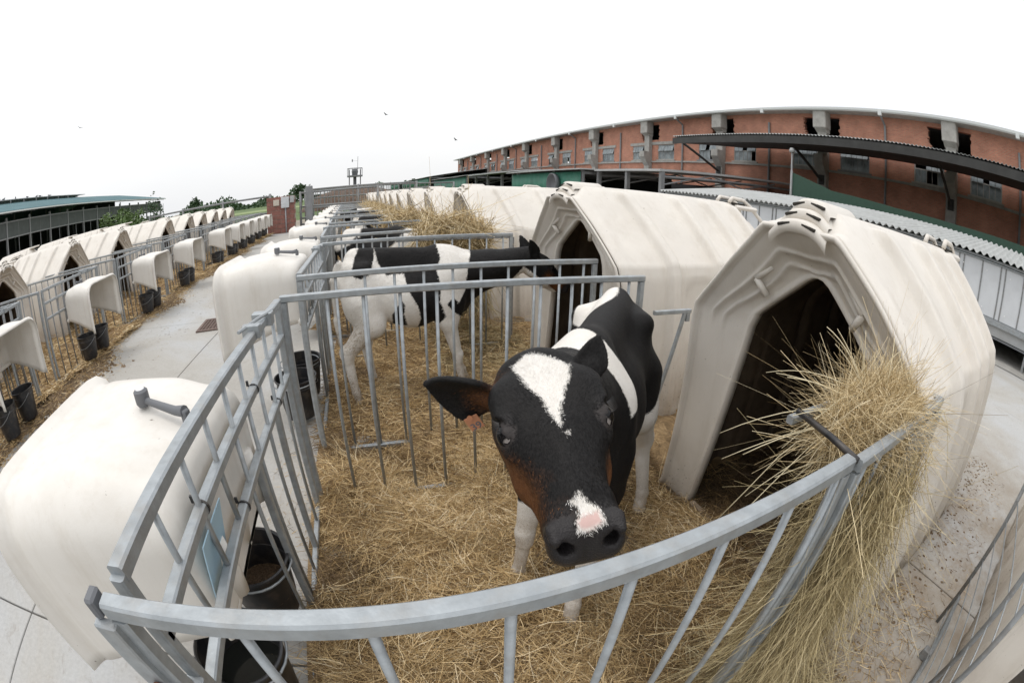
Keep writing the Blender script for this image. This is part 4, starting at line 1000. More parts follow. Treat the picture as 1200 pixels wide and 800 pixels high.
q = MB(); q.box((8.0, 15.8, 0), (8.1, 44, 2.7)); obj('back_wall', q, M['dark'], sk)
curtain_shed('middle green-curtained shed left of the lean-to', 45.2, 62, 2.95, 1.0, 8, 12.1, 4.0, 5)
curtain_shed('farthest green-curtained shed with a dark notch in its long curtain', 66, 122, 3.55, 2.4, 9, 12.1, 5.0, 8)
q = MB(); q.box((-.4, 98, 2.2), (-.15, 101.5, 3.6)); o = obj('curtain_box', q, M['dark']); o.location = (12.1, 0, 0); o.rotation_euler = (0, 0, BA); tag(o, 'dark square housing on the curtain of the farthest green shed', 'housing')
# ------------------------------------------------------------------ open cattle barn on the left
LBA = math.radians(10.3)
def lb(x, y, z): return (x, y, z)
barn = thing('cattle_barn', 'open cattle barn with a blue-green metal roof and mesh curtains, left edge', 'barn', (-26.5, 0, 0), LBA)
# local x = 0 at the eave line facing us, barn spreads towards -x
BY0, BY1 = -8, 76
q = MB(); q.prism([(.9, 5.42), (.9, 5.50), (-9.5, 7.95), (-9.5, 7.85)], 1, BY0, BY1+1); obj('roof', q, M['groof'], barn)
q = MB(); q.prism([(-10.7, 7.85), (-10.7, 7.95), (-21, 5.5), (-21, 5.42)], 1, BY0, BY1+1); obj('roof', q, M['groof'], barn)
q = MB(); q.box((.86, BY0, 5.34), (.98, BY1+1, 5.45)); obj('gutter', q, M['pvc'], barn)
q = MB(); q.prism([(-8.9, 8.18), (-8.9, 8.26), (-10.1, 8.40), (-11.3, 8.26), (-11.3, 8.18), (-10.1, 8.32)], 1, BY0, 60); rv = obj('ridge_vent', q, M['lgrey'], barn)
for y in np.arange(BY0+1, 60, 3.2): obj('vent_bracket', MB().box((-9.0, y, 7.7), (-8.9, y+.15, 8.2)), M['grey'], barn)
for i, y in enumerate(np.arange(-7, 76.1, 4.15)):
    q = MB(); q.box((-.1, y-.09, 0), (.1, y+.09, 5.1)); obj('post', q, M['galvold'], barn)
    q = MB(); q.tube([(0, y+2.07, 4.7), (0, y+2.07, .2)], .04, 5); obj('mesh_rail', q, M['galvold'], barn)
    q = MB(); q.box((-9, y-.06, 0), (-8.8, y+.06, 6.6)); obj('inner_post', q, M['grey'], barn)
    obj('rafter', MB().prism([(.8, 5.25), (.8, 5.38), (-9.5, 7.1), (-9.5, 6.9)], 1, y-.06, y+.06), M['grey'], barn)
q = MB(); q.box((-.05, BY0, 3.55), (.03, BY1, 4.72)); obj('mesh_curtain', q, M['curtain'], barn)
for z in (4.76, 3.5): obj('rail', MB().box((-.08, BY0, z-.05), (.08, BY1, z+.05)), M['galvold'], barn)
obj('lower_wall', MB().box((-.6, BY0, 0), (-.4, BY1, 1.1)), M['grey'], barn)
for z in (1.3, 1.6, 2.0): obj('rail', MB().box((-.1, BY0, z-.03), (-.04, BY1, z+.03)), M['galvold'], barn)
obj('far_side_wall', MB().box((-20.3, BY0, 0), (-20.1, BY1-12, 2.6)), M['lgrey'], barn)
obj('far_side_curtain', MB().box((-20.3, BY0, 2.9), (-20.1, BY1-12, 5.2)), M['curtain'], barn)
obj('centre_wall', MB().box((-10.3, BY0, 0), (-10.1, BY1-20, 2.7)), M['curtain'], barn)
obj('dark_infill', MB().prism([(-20.5, 0), (-20.5, 5.4), (-10, 7.0), (-3, 5.9), (-3, 0)], 1, BY1-16, BY1-15.9), M['curtain'], barn)  # dark panel added to shut out sky light and darken the barn inside
obj('gable_curtain', MB().box((-19, BY1-.1, 3.5), (0, BY1, 5.2)), M['curtain'], barn)
# small white signs / backs of other hutches in front of the barn
bk = MB(); bk.box((-.5, -.62, 0), (.5, .62, 1.25), bev=.06); bk_me = bk.mesh('hutch_back', M['plastic'])
q = MB(); 
def back_hutch():
    t = link('distant_hutch', None); o = link('shell', shell_me, t); 
    link('rear_cap', cap_me, t); return t
bh0 = back_hutch(); bhs = copies(bh0, 6)
for i, o in enumerate(bhs):
    y = 5.0+2.6*i; o.location = (-11.6-.10*y, y, .22); o.rotation_euler = (0, 0, math.radians(3.4)); tag(o, f'cream hutch turned away before the open barn, {ORD[i]} of its row', 'calf hutch', 'hutches standing in front of the barn')
# perched birds
bm = MB()
for (c, r) in (((0, 0, .12), (.07, .16, .08)), ((0, .15, .2), (.05, .06, .05))):
    n = 8; vs = [(c[0]+r[0]*math.sin(math.pi*i/n)*math.cos(2*math.pi*j/n), c[1]+r[1]*math.sin(math.pi*i/n)*math.sin(2*math.pi*j/n), c[2]+r[2]*math.cos(math.pi*i/n)) for i in range(n+1) for j in range(n)]
    bm.add(vs, [(i*n+j, (i+1)*n+j, (i+1)*n+(j+1) % n, i*n+(j+1) % n) for i in range(n) for j in range(n)])
bm.add([(0, -.12, .12), (-.05, -.32, .08), (.05, -.32, .08), (0, -.3, .12)], [(0, 1, 3), (0, 3, 2), (0, 2, 1)]); bm.add([(-.01, .2, .21), (.01, .2, .21), (0, .27, .19)], [(0, 1, 2)])
bird_me = bm.mesh('bird_on_barn', M['bird'], True)
for k, y in enumerate((22.5, 26.5, 30.4, 33.0, 34.1, 36.6, 37.6, 40.5, 43.5, 46, 47, 49.8)):
    o = link('perched_bird', bird_me, None); v = Matrix.Rotation(LBA, 4, 'Z') @ Vector((-10.1, y, 8.36)); o.location = (v.x-26.5, v.y, v.z); o.rotation_euler = (0, 0, random.random()*6); o.scale = (1.4,)*3
    tag(o, 'small dark bird perched on the barn ridge', 'bird', 'birds perched on the barn ridge')
# flying birds
fbm = MB(); fbm.add([(0, .25, 0), (.05, 0, .02), (0, -.25, 0), (-.05, 0, .02), (.55, -.05, .18), (-.55, -.05, .18), (.3, .1, .12), (-.3, .1, .12), (0, 0, -.06)], [(0, 1, 3), (3, 1, 2), (1, 6, 4), (1, 4, 2), (3, 5, 7), (3, 2, 5), (0, 8, 1), (0, 3, 8), (2, 1, 8), (2, 8, 3)])
fb_me = fbm.mesh('flying_bird', M['bird'], True)
for (p, lbl) in (((-35, 42, 14.2), 'tiny bird flying above the left barn'), ((1.5, 60, 12.3), 'tiny bird flying above the steel tower'), ((11, 60, 8.6), 'tiny bird flying left of the brick hall roof')):
    o = link('flying_bird', fb_me, None, p, (0, .3, .8)); tag(o, lbl, 'bird')
# ------------------------------------------------------------------ brick pillar with meter boxes at the alley's end
pil = thing('block_pillar', 'short red block pillar with meter boxes at the end of the alley', 'pillar', (-4.57, 21.5, 0), math.radians(4))
obj('mortar_core', MB().box((-.70, -.18, 0), (.70, .18, 1.74)), M['mortar'], pil)
for r in range(8):
    off = 0 if r % 2 else -.23; x = -.72
    xs = [-.72]+[v for v in np.arange(-.72+(.47 if r % 2 else .24), .72, .47)]+[.72]
    for a, b in zip(xs[:-1], xs[1:]):
        if b-a > .05: obj('block', MB().box((a+.011, -.20-random.random()*.008, r*.22+.011), (b-.011, .20, r*.22+.210), bev=.006), M['block'], pil)
obj('meter_box', MB().box((-.36, -.29, 1.34), (-.06, -.21, 1.62), bev=.01), M['beige'], pil)
q = MB(); q.box((.04, -.34, 1.20), (.44, -.22, 1.72), bev=.012); q.box((.08, -.346, 1.26), (.40, -.34, 1.66)); obj('meter_box', q, M['panel'], pil)
obj('meter_box', MB().box((.48, -.30, 1.42), (.68, -.22, 1.74), bev=.01), M['lgrey'], pil)
obj('conduit', MB().tube([(.25, -.26, 0), (.25, -.26, 1.2)], .035, 8), M['conduit'], pil, smooth=True)
# ------------------------------------------------------------------ pipe fences at the far end
def pipe_fence(label, a, b, zs, step, r, mm, bars=0, hp=None, top=None):
    a, b = Vector(a), Vector(b); L_ = (b-a).length; ang = math.atan2((b-a).y, (b-a).x); t = thing('pipe_fence', label, 'fence', a, ang)
    for z in zs: obj('rail', MB().tube([(0, 0, z), (L_, 0, z)], r, 8), mm, t, smooth=True)
    n = max(1, int(L_/step))
    pm_ = MB().tube([(0, 0, 0), (0, 0, (hp or max(zs))+.08)], r*1.35, 8).mesh('post', mm, True)
    for i in range(n+1): link('post', pm_, t, (L_*i/n, 0, 0))
    if bars:
        bm_ = MB().tube([(0, 0, zs[-1]), (0, 0, zs[0])], r*.45, 5).mesh('bar', mm)
        for i in range(bars): link('bar', bm_, t, (L_*(i+.5)/bars, 0, 0))
    return t
pipe_fence('grey pipe fence behind the left row, ending at the block pillar', (-14.5, 25.4, 0), (-5.4, 22.6, 0), (1.85, 1.0, .5), 2.6, .05, M['galvold'], hp=1.9)
pipe_fence('grey barred gate right of the block pillar', (-3.6, 21.6, 0), (.2, 20.2, 0), (1.82, 1.15, .6, .3), 3.9, .045, M['galvold'])
pipe_fence('tall-barred fence before the manure heap', (-4.5, 29, 0), (2.6, 27, 0), (2.1, .9, .3), 3.2, .05, M['galvold'], bars=30)
pipe_fence('farther pipe fence before the long grey roof', (-5.2, 38, 0), (6.5, 36, 0), (2.2, 1.5, .8), 4, .06, M['galvold'], bars=28)
q = MB(); q.box((-3.15, 20.4, 0), (-2.85, 20.7, 2.1), bev=.02); o = obj('gate_post', q, M['grey']); tag(o, 'thick grey steel gate post right of the block pillar', 'post')
# manure heap, long roofed building, tower
vs = []; nx_, ny_ = 60, 14
for j in range(ny_+1):
    for i in range(nx_+1):
        u, v = i/nx_, j/ny_; h = 3.0*math.sin(math.pi*v)**.6*(min(1, u*6)*min(1, (1-u)*5))**.6*(.72+.16*math.sin(7*u+1)+.10*math.sin(19*u+3*v)+.05*random.random())
        vs.append((-9+26*u, 52+8*v+2*u, h))
o = obj('manure_heap', MB().add(vs, [(j*(nx_+1)+i, j*(nx_+1)+i+1, (j+1)*(nx_+1)+i+1, (j+1)*(nx_+1)+i) for j in range(ny_) for i in range(nx_)]), M['manure'], smooth=True); tag(o, 'long brown manure heap behind the far fences', 'heap')
fb_ = thing('far_barn', 'distant barn with a long low pale grey roof', 'barn', (-24, 180, 0), math.radians(-3))
q = MB(); q.prism([(0, 4.3), (6, 6.4), (6, 6.5), (-.1, 4.4)], 0, 0, 1); q = MB()
q.prism([(-6, 3.0), (6, 5.6), (18, 3.0), (18, 2.85), (6, 5.45), (-6, 2.85)], 0, 0, 36); obj('roof', q, M['lgrey'], fb_); obj('wall', MB().box((.3, -5, 0), (35.7, 17, 2.8)), M['curtain'], fb_)
tw = thing('steel_tower', 'slim steel tower with a railed platform and antenna above the far fences', 'tower', (-2.5, 60, 0))
for x in (-.75, .75): obj('leg', MB().tube([(x, 0, 0), (x, 0, 4.9)], .07, 6), M['grey'], tw)
obj('mast_column', MB().tube([(0, 0, 0), (0, 0, 4.9)], .22, 8), M['cap'], tw)
obj('platform', MB().lathe([(0, 3.9), (1.05, 3.95), (1.05, 4.15), (0, 4.15)], 14), M['grey'], tw)
q = MB()
for k in range(10): a = k*.628; q.tube([(1.0*math.cos(a), 1.0*math.sin(a), 4.15), (1.0*math.cos(a), 1.0*math.sin(a), 5.1)], .035, 5)
q.tube([(1.0*math.cos(a), 1.0*math.sin(a), 5.1) for a in np.linspace(0, 6.283, 16)], .035, 5); obj('platform_railing', q, M['grey'], tw)
obj('winch_unit', MB().lathe([(0, 4.15), (.35, 4.2), (.45, 4.7), (.3, 5.05), (0, 5.1)], 10), M['cap'], tw)
q = MB(); q.tube([(.35, 0, 4.2), (.40, 0, 6.7)], .03, 5); q.tube([(-.35, 0, 6.0), (-.35, 0, 6.35)], .07, 6); q.tube([(.38, 0, 6.1), (-.35, 0, 6.15)], .012, 4); obj('antenna', q, M['grey'], tw)
# ------------------------------------------------------------------ trees
def tree(label, loc, h, cr, n=900, mt_='leaf', ls=.16, tr=.09, cz=.62, sq=1.0, nm='tree', seed=1):
    rs = random.Random(seed); t = thing(nm, label, 'tree' if h > 2.6 else 'shrub', loc)
    q = MB(); q.tube([(0, 0, 0), (.04*h, 0, h*.35), (.02*h, .02*h, h*.7)], tr, 7, rs=[tr, tr*.7, tr*.3])
    tips = []
    for k in range(9):
        a = rs.uniform(0, 6.28); z0 = h*rs.uniform(.25, .6); r_ = cr*rs.uniform(.5, .95); p = (r_*math.cos(a), r_*math.sin(a), min(h*.95, z0+h*rs.uniform(.1, .4)))
        q.tube([(.03*h, 0, z0), (p[0]*.5, p[1]*.5, z0+(p[2]-z0)*.6), p], tr*.35, 5, rs=[tr*.4, tr*.25, tr*.1]); tips.append(p)
    obj('trunk', q, M['barkm'], t, smooth=True)
    c = MB(); cl_ = [(rs.gauss(0, cr*.42), rs.gauss(0, cr*.42), h*cz+rs.gauss(0, h*.17*sq), rs.uniform(.22, .5)*cr) for _ in range(16)]+[(p[0], p[1], p[2], cr*.3) for p in tips]
    for k in range(n):
        cx, cy, cz_, r_ = rs.choice(cl_); v = Vector((rs.gauss(0, 1), rs.gauss(0, 1), rs.gauss(0, 1))).normalized()*r_*rs.random()**.4
        p = Vector((cx, cy, max(cz_, .15)))+v; d = Vector((rs.gauss(0, 1), rs.gauss(0, 1), rs.gauss(0, .6))).normalized(); s = Vector((rs.gauss(0, 1), rs.gauss(0, 1), rs.gauss(0, 1))).cross(d).normalized(); L_ = ls*rs.uniform(.6, 1.3)
        c.add([p, p+d*L_*.5+s*L_*.3, p+d*L_, p+d*L_*.5-s*L_*.3], [(0, 1, 2, 3)])
    obj('crown', c, M[mt_], t); return t
tree('leafy green bush growing before the barn end', (-27.5, 43.5, 0), 3.6, 1.9, 1500, ls=.30, seed=3, sq=1.2)
tree('second leafy green bush by the barn end, left and nearer', (-25.2, 36.5, 0), 3.1, 1.5, 1200, ls=.28, seed=5, sq=1.1)
tree('small thin tree standing at the barn gable', (-33, 60, 0), 5.2, 1.5, 300, 'leaf2', ls=.4, seed=7)
tree('lone round tree on the field left of the pillar', (-31.5, 72, 0), 4.6, 1.3, 700, 'leaf2', ls=.38, seed=8)
tree('dark tree with a flat spreading top behind the block pillar', (-9.6, 58, 0), 3.7, 1.2, 700, 'leaf2', ls=.36, seed=9, cz=.75, sq=.6)
def treeline():
    rs = random.Random(4); c = MB()
    for k in range(5200):
        a = rs.uniform(-.62, .10); d = rs.uniform(250, 330); u = a*14
        hh = 5.0+2.6*math.sin(u*2.1)+2.0*math.sin(u*5.3+1)
        p = Vector((math.sin(a)*d, math.cos(a)*d, rs.random()**.7*max(hh, 1.2))); 
        dr_ = Vector((rs.gauss(0, 1), rs.gauss(0, .4), rs.gauss(0, 1))).normalized(); s = Vector((rs.gauss(0, 1), rs.gauss(0, 1), rs.gauss(0, 1))).cross(dr_).normalized(); L_ = rs.uniform(1.2, 2.8)
        c.add([p, p+dr_*L_*.5+s*L_*.4, p+dr_*L_, p+dr_*L_*.5-s*L_*.4], [(0, 1, 2, 3)])
    o = obj('distant_wood', c, M['leaf2']); o['kind'] = 'stuff'
treeline()
M['crop'] = mat('pale_crop_strip', (.20, .25, .10), .9, vary=.2, vs=.1)
sheet('crop_strip', -120, -6, 90, 120, -.03+.02, M['crop'])
# ------------------------------------------------------------------ calves: smooth implicit bodies turned into one continuous mesh each
def smin(a, b, k):
    h = np.clip(.5+.5*(b-a)/k, 0, 1); return b*(1-h)+a*h-k*h*(1-h)
def smax(a, b, k): return -smin(-a, -b, k)
def cone(P, a, b, r1, r2):
    a = np.asarray(a, float); b = np.asarray(b, float); d = b-a; t = np.clip((P-a)@d/(d@d), 0, 1)
    return np.linalg.norm(P-a-t[:, None]*d, axis=1)-(r1+(r2-r1)*t)
def ell(P, c, r):
    r = np.asarray(r, float); q = (P-np.asarray(c, float)); k0 = np.linalg.norm(q/r, axis=1); k1 = np.linalg.norm(q/(r*r), axis=1)
    return k0*(k0-1)/(k1+1e-9)
def head_sdf(H, ears):
    """H: (f forward, s to the calf's left, u up) with the poll at the origin, muzzle tip near f=.40"""
    A = H.copy(); A[:, 1] = np.abs(A[:, 1])
    d = ell(A, (.045, 0, -.078), (.100, .100, .082))
    d = smin(d, ell(A, (.130, 0, -.072), (.110, .106, .062)), .03)
    d = smin(d, cone(A, (.0, .0, -.035), (.0, .045, -.045), .036, .03), .03)
    d = smin(d, cone(A, (.14, .032, -.070), (.315, .017, -.080), .052, .032), .035)
    d = smin(d, cone(A, (.07, .050, -.128), (.20, .040, -.138), .060, .044), .03)
    d = smin(d, cone(A, (.20, .034, -.130), (.33, .024, -.120), .043, .029), .030)
    q4 = (A-np.array([.350, 0, -.094]))/np.array([.046, .056, .046]); q4[:, 0] += .22*(q4[:, 2]+.2)
    d = smin(d, ((np.abs(q4)**3.2).sum(1)**(1/3.2)-1)*.045, .020)                 # muzzle pad, squarish front
    d = smin(d, ell(A, (.095, .062, -.030), (.060, .044, .034)), .020)              # frontal bosses
    d = smin(d, cone(A, (.20, .0, -.040), (.31, .0, -.052), .022, .020), .03)
    d = smin(d, cone(A, (.370, .028, -.078), (.378, .030, -.100), .026, .024), .018)
    d = smin(d, cone(A, (.372, .048, -.056), (.392, .046, -.062), .008, .008), .010)
    d = smin(d, cone(A, (.22, 0, -.165), (.345, 0, -.142), .028, .026), .02)       # lower jaw
    d = smin(d, ell(A, (.144, .078, -.020), (.032, .020, .009)), .010)              # brow
    d = smin(d, ell(A, (.180, .080, -.068), (.030, .014, .008)), .008)              # lower lid
    d = smax(d, -ell(A, (.174, .098, -.030), (.028, .022, .0190)), .004)             # eye socket
    E_ = A-np.array([.170, .0805, -.043]); rE = np.linalg.norm(E_, axis=1); uo = E_[:, 2]-.10*E_[:, 0]
    lid = np.maximum(rE-.0232, .0185*(1-(E_[:, 0]/.028)**2)-np.abs(uo-.30*(E_[:, 1]-.012)-.002))
    d = smin(d, smax(lid, -(rE-.0200), .001), .004)
    d = np.minimum(d, rE-.0214)                                                     # eyeball inside its lids
    d = smax(d, -cone(A, (.408, .030, -.078), (.376, .036, -.088), .0145, .0090), .005)
    d = smax(d, -cone(A, (.398, .034, -.070), (.372, .056, -.070), .0075, .0030), .005)   # nostril
    d = smax(d, -cone(A, (.415, .0, -.128), (.36, .062, -.126), .003, .0018), .005)     # mouth line
    d = smax(d, -cone(A, (.405, 0, -.075), (.405, 0, -.118), .0025, .002), .005)
    # ears: a leaf-shaped blade, hollowed on its front
    for (b, t, w, nrm) in ears:
        b = np.array(b); t = np.array(t); L_ = np.linalg.norm(t-b); ax = (t-b)/L_; nrm = np.array(nrm, float); nrm -= ax*(nrm@ax); nrm /= np.linalg.norm(nrm); sd_ = np.cross(ax, nrm)
        q = H-b; a = q@ax; n_ = q@nrm; s_ = q@sd_; tt = np.clip(a/L_, 0, 1)
        ww = w*np.where(tt < .38, .42+.58*np.sin(np.clip(tt/.38, 0, 1)*math.pi/2), np.clip(1-np.clip((tt-.38)/.62, 0, 1)**1.5, 0, 1)**.8)
        bend = n_-.30*s_*s_/w                                              # cupped
        e = np.sqrt((np.clip(np.abs(s_)-ww, 0, 1))**2+np.clip(np.abs(bend)-.001, 0, 1)**2+np.clip(-a, 0, 1)**2+np.clip(a-L_, 0, 1)**2)-.0062
        d = smin(d, e, .013)
        d = smin(d, cone(H, b-ax*.02, b+ax*.02, .026, .017), .014)
    return d
def body_sdf(P, g):
    """g: pose dictionary in the calf's own frame (x forward, y left, z up)"""
    Q = P.copy(); Q[:, 1] *= 1.16
    d = cone(Q, (.26, 0, .80), (.05, 0, .775), .185, .215)
    d = smin(d, cone(Q, (.05, 0, .775), (-.26, 0, .83), .215, .185), .05)
    d = smin(d, cone(Q, (-.26, 0, .86), (-.37, 0, .89), .175, .13), .06)
    d = smin(d, cone(Q, (.30, 0, g['wz']-.13), (-.34, 0, g['wz']-.09), .085, .075), .09)
    d = smin(d, cone(Q, (.24, .0, g['wz']-.10), (.32, 0, g['wz']-.13), .072, .075), .06)
    for s in (1, -1):
        d = smin(d, cone(P, (-.27, .125*s, g['wz']-.135), (-.38, .075*s, g['wz']-.14), .045, .045), .055)   # hip and pin bones
        d = smin(d, ell(P, (.28, .125*s, .76), (.12, .055, .19)), .05)                                   # shoulder
        d = smin(d, ell(P, (-.30, .105*s, .80), (.145, .075, .21)), .05)                                  # thigh
    d = smin(d, cone(Q, (.36, 0, .74), (.42, 0, .80), .12, .10), .06)
    n0 = np.array([.32, 0, g['wz']-.22]); pn = np.array(g['neck']); mid = (n0+pn)/2+np.array([0, 0, -.015])
    d = smin(d, cone(P, n0, mid, .165, .118), .06); d = smin(d, cone(P, mid, pn, .118, .090), .05)
    d = smin(d, cone(P, (.38, 0, .80), (mid+pn)/2+np.array([0, 0, -.05]), .10, .07), .05)
    for leg in g['legs']:
        k_ = .035
        for (a, b, r1, r2) in leg: d = smin(d, cone(P, a, b, r1, r2), k_ if r1 > .04 else .014)
    for leg in g['legs']:
        b = leg[-1][1]; d = smax(d, -cone(P, (b[0]+.045, b[1], -.01), (b[0]+.010, b[1], .050), .0045, .002), .004)
    for (a, b, r1, r2) in g['tail']: d = smin(d, cone(P, a, b, r1, r2), .015)
    return d
def fore(x, y, fx, fy, kb=.0):
    return [((.28, y*.9, .74), (.285, y, .60), .085, .060), ((.285, y, .60), ((.285+fx)/2+.012, (y+fy)/2, .345), .058, .034),
            (((.285+fx)/2+.016, (y+fy)/2, .355), ((.285+fx)/2+.012, (y+fy)/2, .305), .037, .034), (((.285+fx)/2+.008, (y+fy)/2, .33), (fx-.004, fy, .12), .029, .024),
            ((fx-.002, fy, .125), (fx+.006, fy, .085), .031, .029), ((fx+.01, fy, .08), (fx+.026, fy, .030), .027, .035), ((fx+.022, fy, .035), (fx+.034, fy, .018), .035, .036)]
def hind(x, y, fx, fy):
    hx = fx-.045
    return [((-.30, y*.85, .78), (-.235, y*1.08, .62), .115, .085), ((-.25, y*1.05, .64), (hx+.01, (y+fy)/2, .425), .086, .048), ((hx-.004, (y+fy)/2, .44), (hx+.005, (y+fy)/2, .385), .045, .041),
            ((hx+.006, (y+fy)/2, .40), (fx-.012, fy, .13), .038, .029), ((fx-.01, fy, .13), (fx, fy, .085), .032, .030), ((fx+.004, fy, .08), (fx+.022, fy, .030), .028, .036), ((fx+.018, fy, .035), (fx+.030, fy, .018), .036, .037)]
def surface_nets(fn, lo, hi, h, coarse=5):
    lo = np.array(lo, float); n = np.ceil((np.array(hi)-lo)/h).astype(int)+1; n = ((n+coarse-1)//coarse)*coarse
    nc = n//coarse; H = h*coarse
    gx, gy, gz_ = [lo[i]+(np.arange(nc[i])+.5)*H-h/2 for i in range(3)]
    C = np.stack(np.meshgrid(gx, gy, gz_, indexing='ij'), -1).reshape(-1, 3)
    act = (np.abs(fn(C)) < H*1.15).reshape(nc)
    sgn = None
    val = np.full(n, 1e3, np.float32)
    # sign fill from the coarse centres
    cv = np.where(fn(C) < 0, -1., 1.).reshape(nc)
    val = np.repeat(np.repeat(np.repeat(cv, coarse, 0), coarse, 1), coarse, 2).astype(np.float32)
    mask = np.repeat(np.repeat(np.repeat(act, coarse, 0), coarse, 1), coarse, 2)
    I = np.argwhere(mask); Pn = lo+I*h
    out_ = np.empty(len(I), np.float32)
    for a in range(0, len(I), 400000): out_[a:a+400000] = fn(Pn[a:a+400000])
    val[mask] = out_
    s = val < 0
    ins = sum(s[a:n[0]-1+a, b:n[1]-1+b, c:n[2]-1+c].astype(np.int8) for a in (0, 1) for b in (0, 1) for c in (0, 1))
    cell = (ins > 0) & (ins < 8); idx = -np.ones(cell.shape, np.int64); ci = np.argwhere(cell); idx[cell] = np.arange(len(ci))
    acc = np.zeros((len(ci), 3)); cnt = np.zeros(len(ci)); cor = [(a, b, c) for a in (0, 1) for b in (0, 1) for c in (0, 1)]
    for a in cor:
        for b in cor:
            if sum(np.abs(np.subtract(a, b))) == 1 and a < b:
                va = val[ci[:, 0]+a[0], ci[:, 1]+a[1], ci[:, 2]+a[2]]; vb = val[ci[:, 0]+b[0], ci[:, 1]+b[1], ci[:, 2]+b[2]]
                m_ = (va < 0) != (vb < 0); t = np.where(m_, va/(va-vb+1e-12), 0)
                for k in range(3): acc[:, k] += np.where(m_, a[k]+t*(b[k]-a[k]), 0)
                cnt += m_
    V = lo+(ci+acc/np.maximum(cnt, 1)[:, None])*h
    faces = []
    for ax in range(3):
        o1, o2 = [(1, 2), (2, 0), (0, 1)][ax]
        sl0 = [slice(1, n[i]-1) for i in range(3)]; sl0[ax] = slice(0, n[ax]-1); sl1 = list(sl0); sl1[ax] = slice(1, n[ax])
        A, B = s[tuple(sl0)], s[tuple(sl1)]; e = np.argwhere(A != B); 
        base = e+np.array([1 if i != ax else 0 for i in range(3)]); flip = A[tuple(e.T)]
        def cidx(d1, d2):
            q = base.copy(); q[:, o1] -= d1; q[:, o2] -= d2; return idx[q[:, 0], q[:, 1], q[:, 2]]
        q = np.stack([cidx(1, 1), cidx(0, 1), cidx(0, 0), cidx(1, 0)], 1); q[~flip] = q[~flip][:, ::-1]; faces.append(q)
    Fq = np.concatenate(faces); Fq = Fq[(Fq >= 0).all(1)]
    return V, Fq
def poly_sd(X, Y, poly):
    """signed distance to a closed polygon, positive inside"""
    P = np.stack([X, Y], 1); n = len(poly); d = np.full(len(X), 1e9); ins = np.zeros(len(X), bool)
    for i in range(n):
        a = np.array(poly[i], float); b = np.array(poly[(i+1) % n], float); e = b-a; w_ = P-a
        t = np.clip((w_@e)/(e@e), 0, 1); d = np.minimum(d, np.linalg.norm(w_-t[:, None]*e, axis=1))
        c = ((a[1] <= Y) & (b[1] > Y)) | ((b[1] <= Y) & (a[1] > Y))
        with np.errstate(divide='ignore', invalid='ignore'): xi = a[0]+(Y-a[1])/(b[1]-a[1])*(b[0]-a[0])
        ins ^= c & (X < xi)
    return np.where(ins, d, -d)
# ---- poses
def frame(f, s):
    f = np.array(f, float); f /= np.linalg.norm(f); s = np.array(s, float); s -= f*(s@f); s /= np.linalg.norm(s); return np.stack([f, s, np.cross(f, s)])
A1 = math.atan2(-.774, -.632); W1 = np.array([.735, 1.27, 0.])
R1z = np.array([[math.cos(A1), math.sin(A1), 0], [-math.sin(A1), math.cos(A1), 0], [0, 0, 1]])     # world -> calf
HP1 = np.array([.294, .750, 1.190]); HF1 = frame((-.180, -.99, -.145), (.95, -.28, .155))
neck1 = R1z @ (HP1+HF1.T @ np.array([-.01, 0, -.10])-W1)
G1 = dict(wz=1.14, neck=neck1, legs=[fore(0, -.12, .33, -.155), fore(0, .115, .43, .10), hind(0, -.125, -.44, -.11), hind(0, .14, -.34, .245)],
          tail=[((-.47, 0, .99), (-.53, 0, .86), .022, .018), ((-.53, 0, .86), (-.53, .01, .50), .018, .014), ((-.53, .01, .52), (-.52, .01, .38), .022, .012)])
E1 = [((.022, -.095, -.068), (-.0, -.222, -.022), .060, (.9, 0, -.35)), ((.020, .094, -.062), (-.020, .132, .002), .027, (.95, -.25, .35))]
def calf1(Pw):
    L_ = (Pw-W1) @ R1z.T; H = (Pw-HP1) @ HF1.T
    return smin(body_sdf(L_, G1), head_sdf(H, E1), .03)
W2 = np.array([.20, 3.05, 0.]); HP2 = np.array([1.14, 3.02, 1.08]); HF2 = frame((.80, -.05, -.60), (0, 1, 0))
neck2 = HP2+HF2.T @ np.array([-.01, 0, -.10])-W2
G2 = dict(wz=1.15, neck=neck2, legs=[fore(0, -.105, .385, -.11), fore(0, .105, .43, .12), hind(0, -.115, -.40, -.10), hind(0, .115, -.27, .12)],
          tail=[((-.46, 0, 1.04), (-.51, 0, .92), .024, .018), ((-.51, 0, .92), (-.50, -.02, .62), .018, .015), ((-.50, -.02, .64), (-.49, -.02, .46), .024, .010)])
E2 = [((.02, -.085, -.05), (-.11, -.150, .012), .036, (.6, -.6, -.2)), ((.02, .088, -.045), (-.10, .155, .03), .036, (.6, .6, -.2))]
def calf2(Pw):
    L_ = (Pw-W2); H = (Pw-HP2) @ HF2.T
    L_ = L_/np.array([1, 1.12, 1])
    return smin(body_sdf(L_, G2), head_sdf(H, E2), .03)
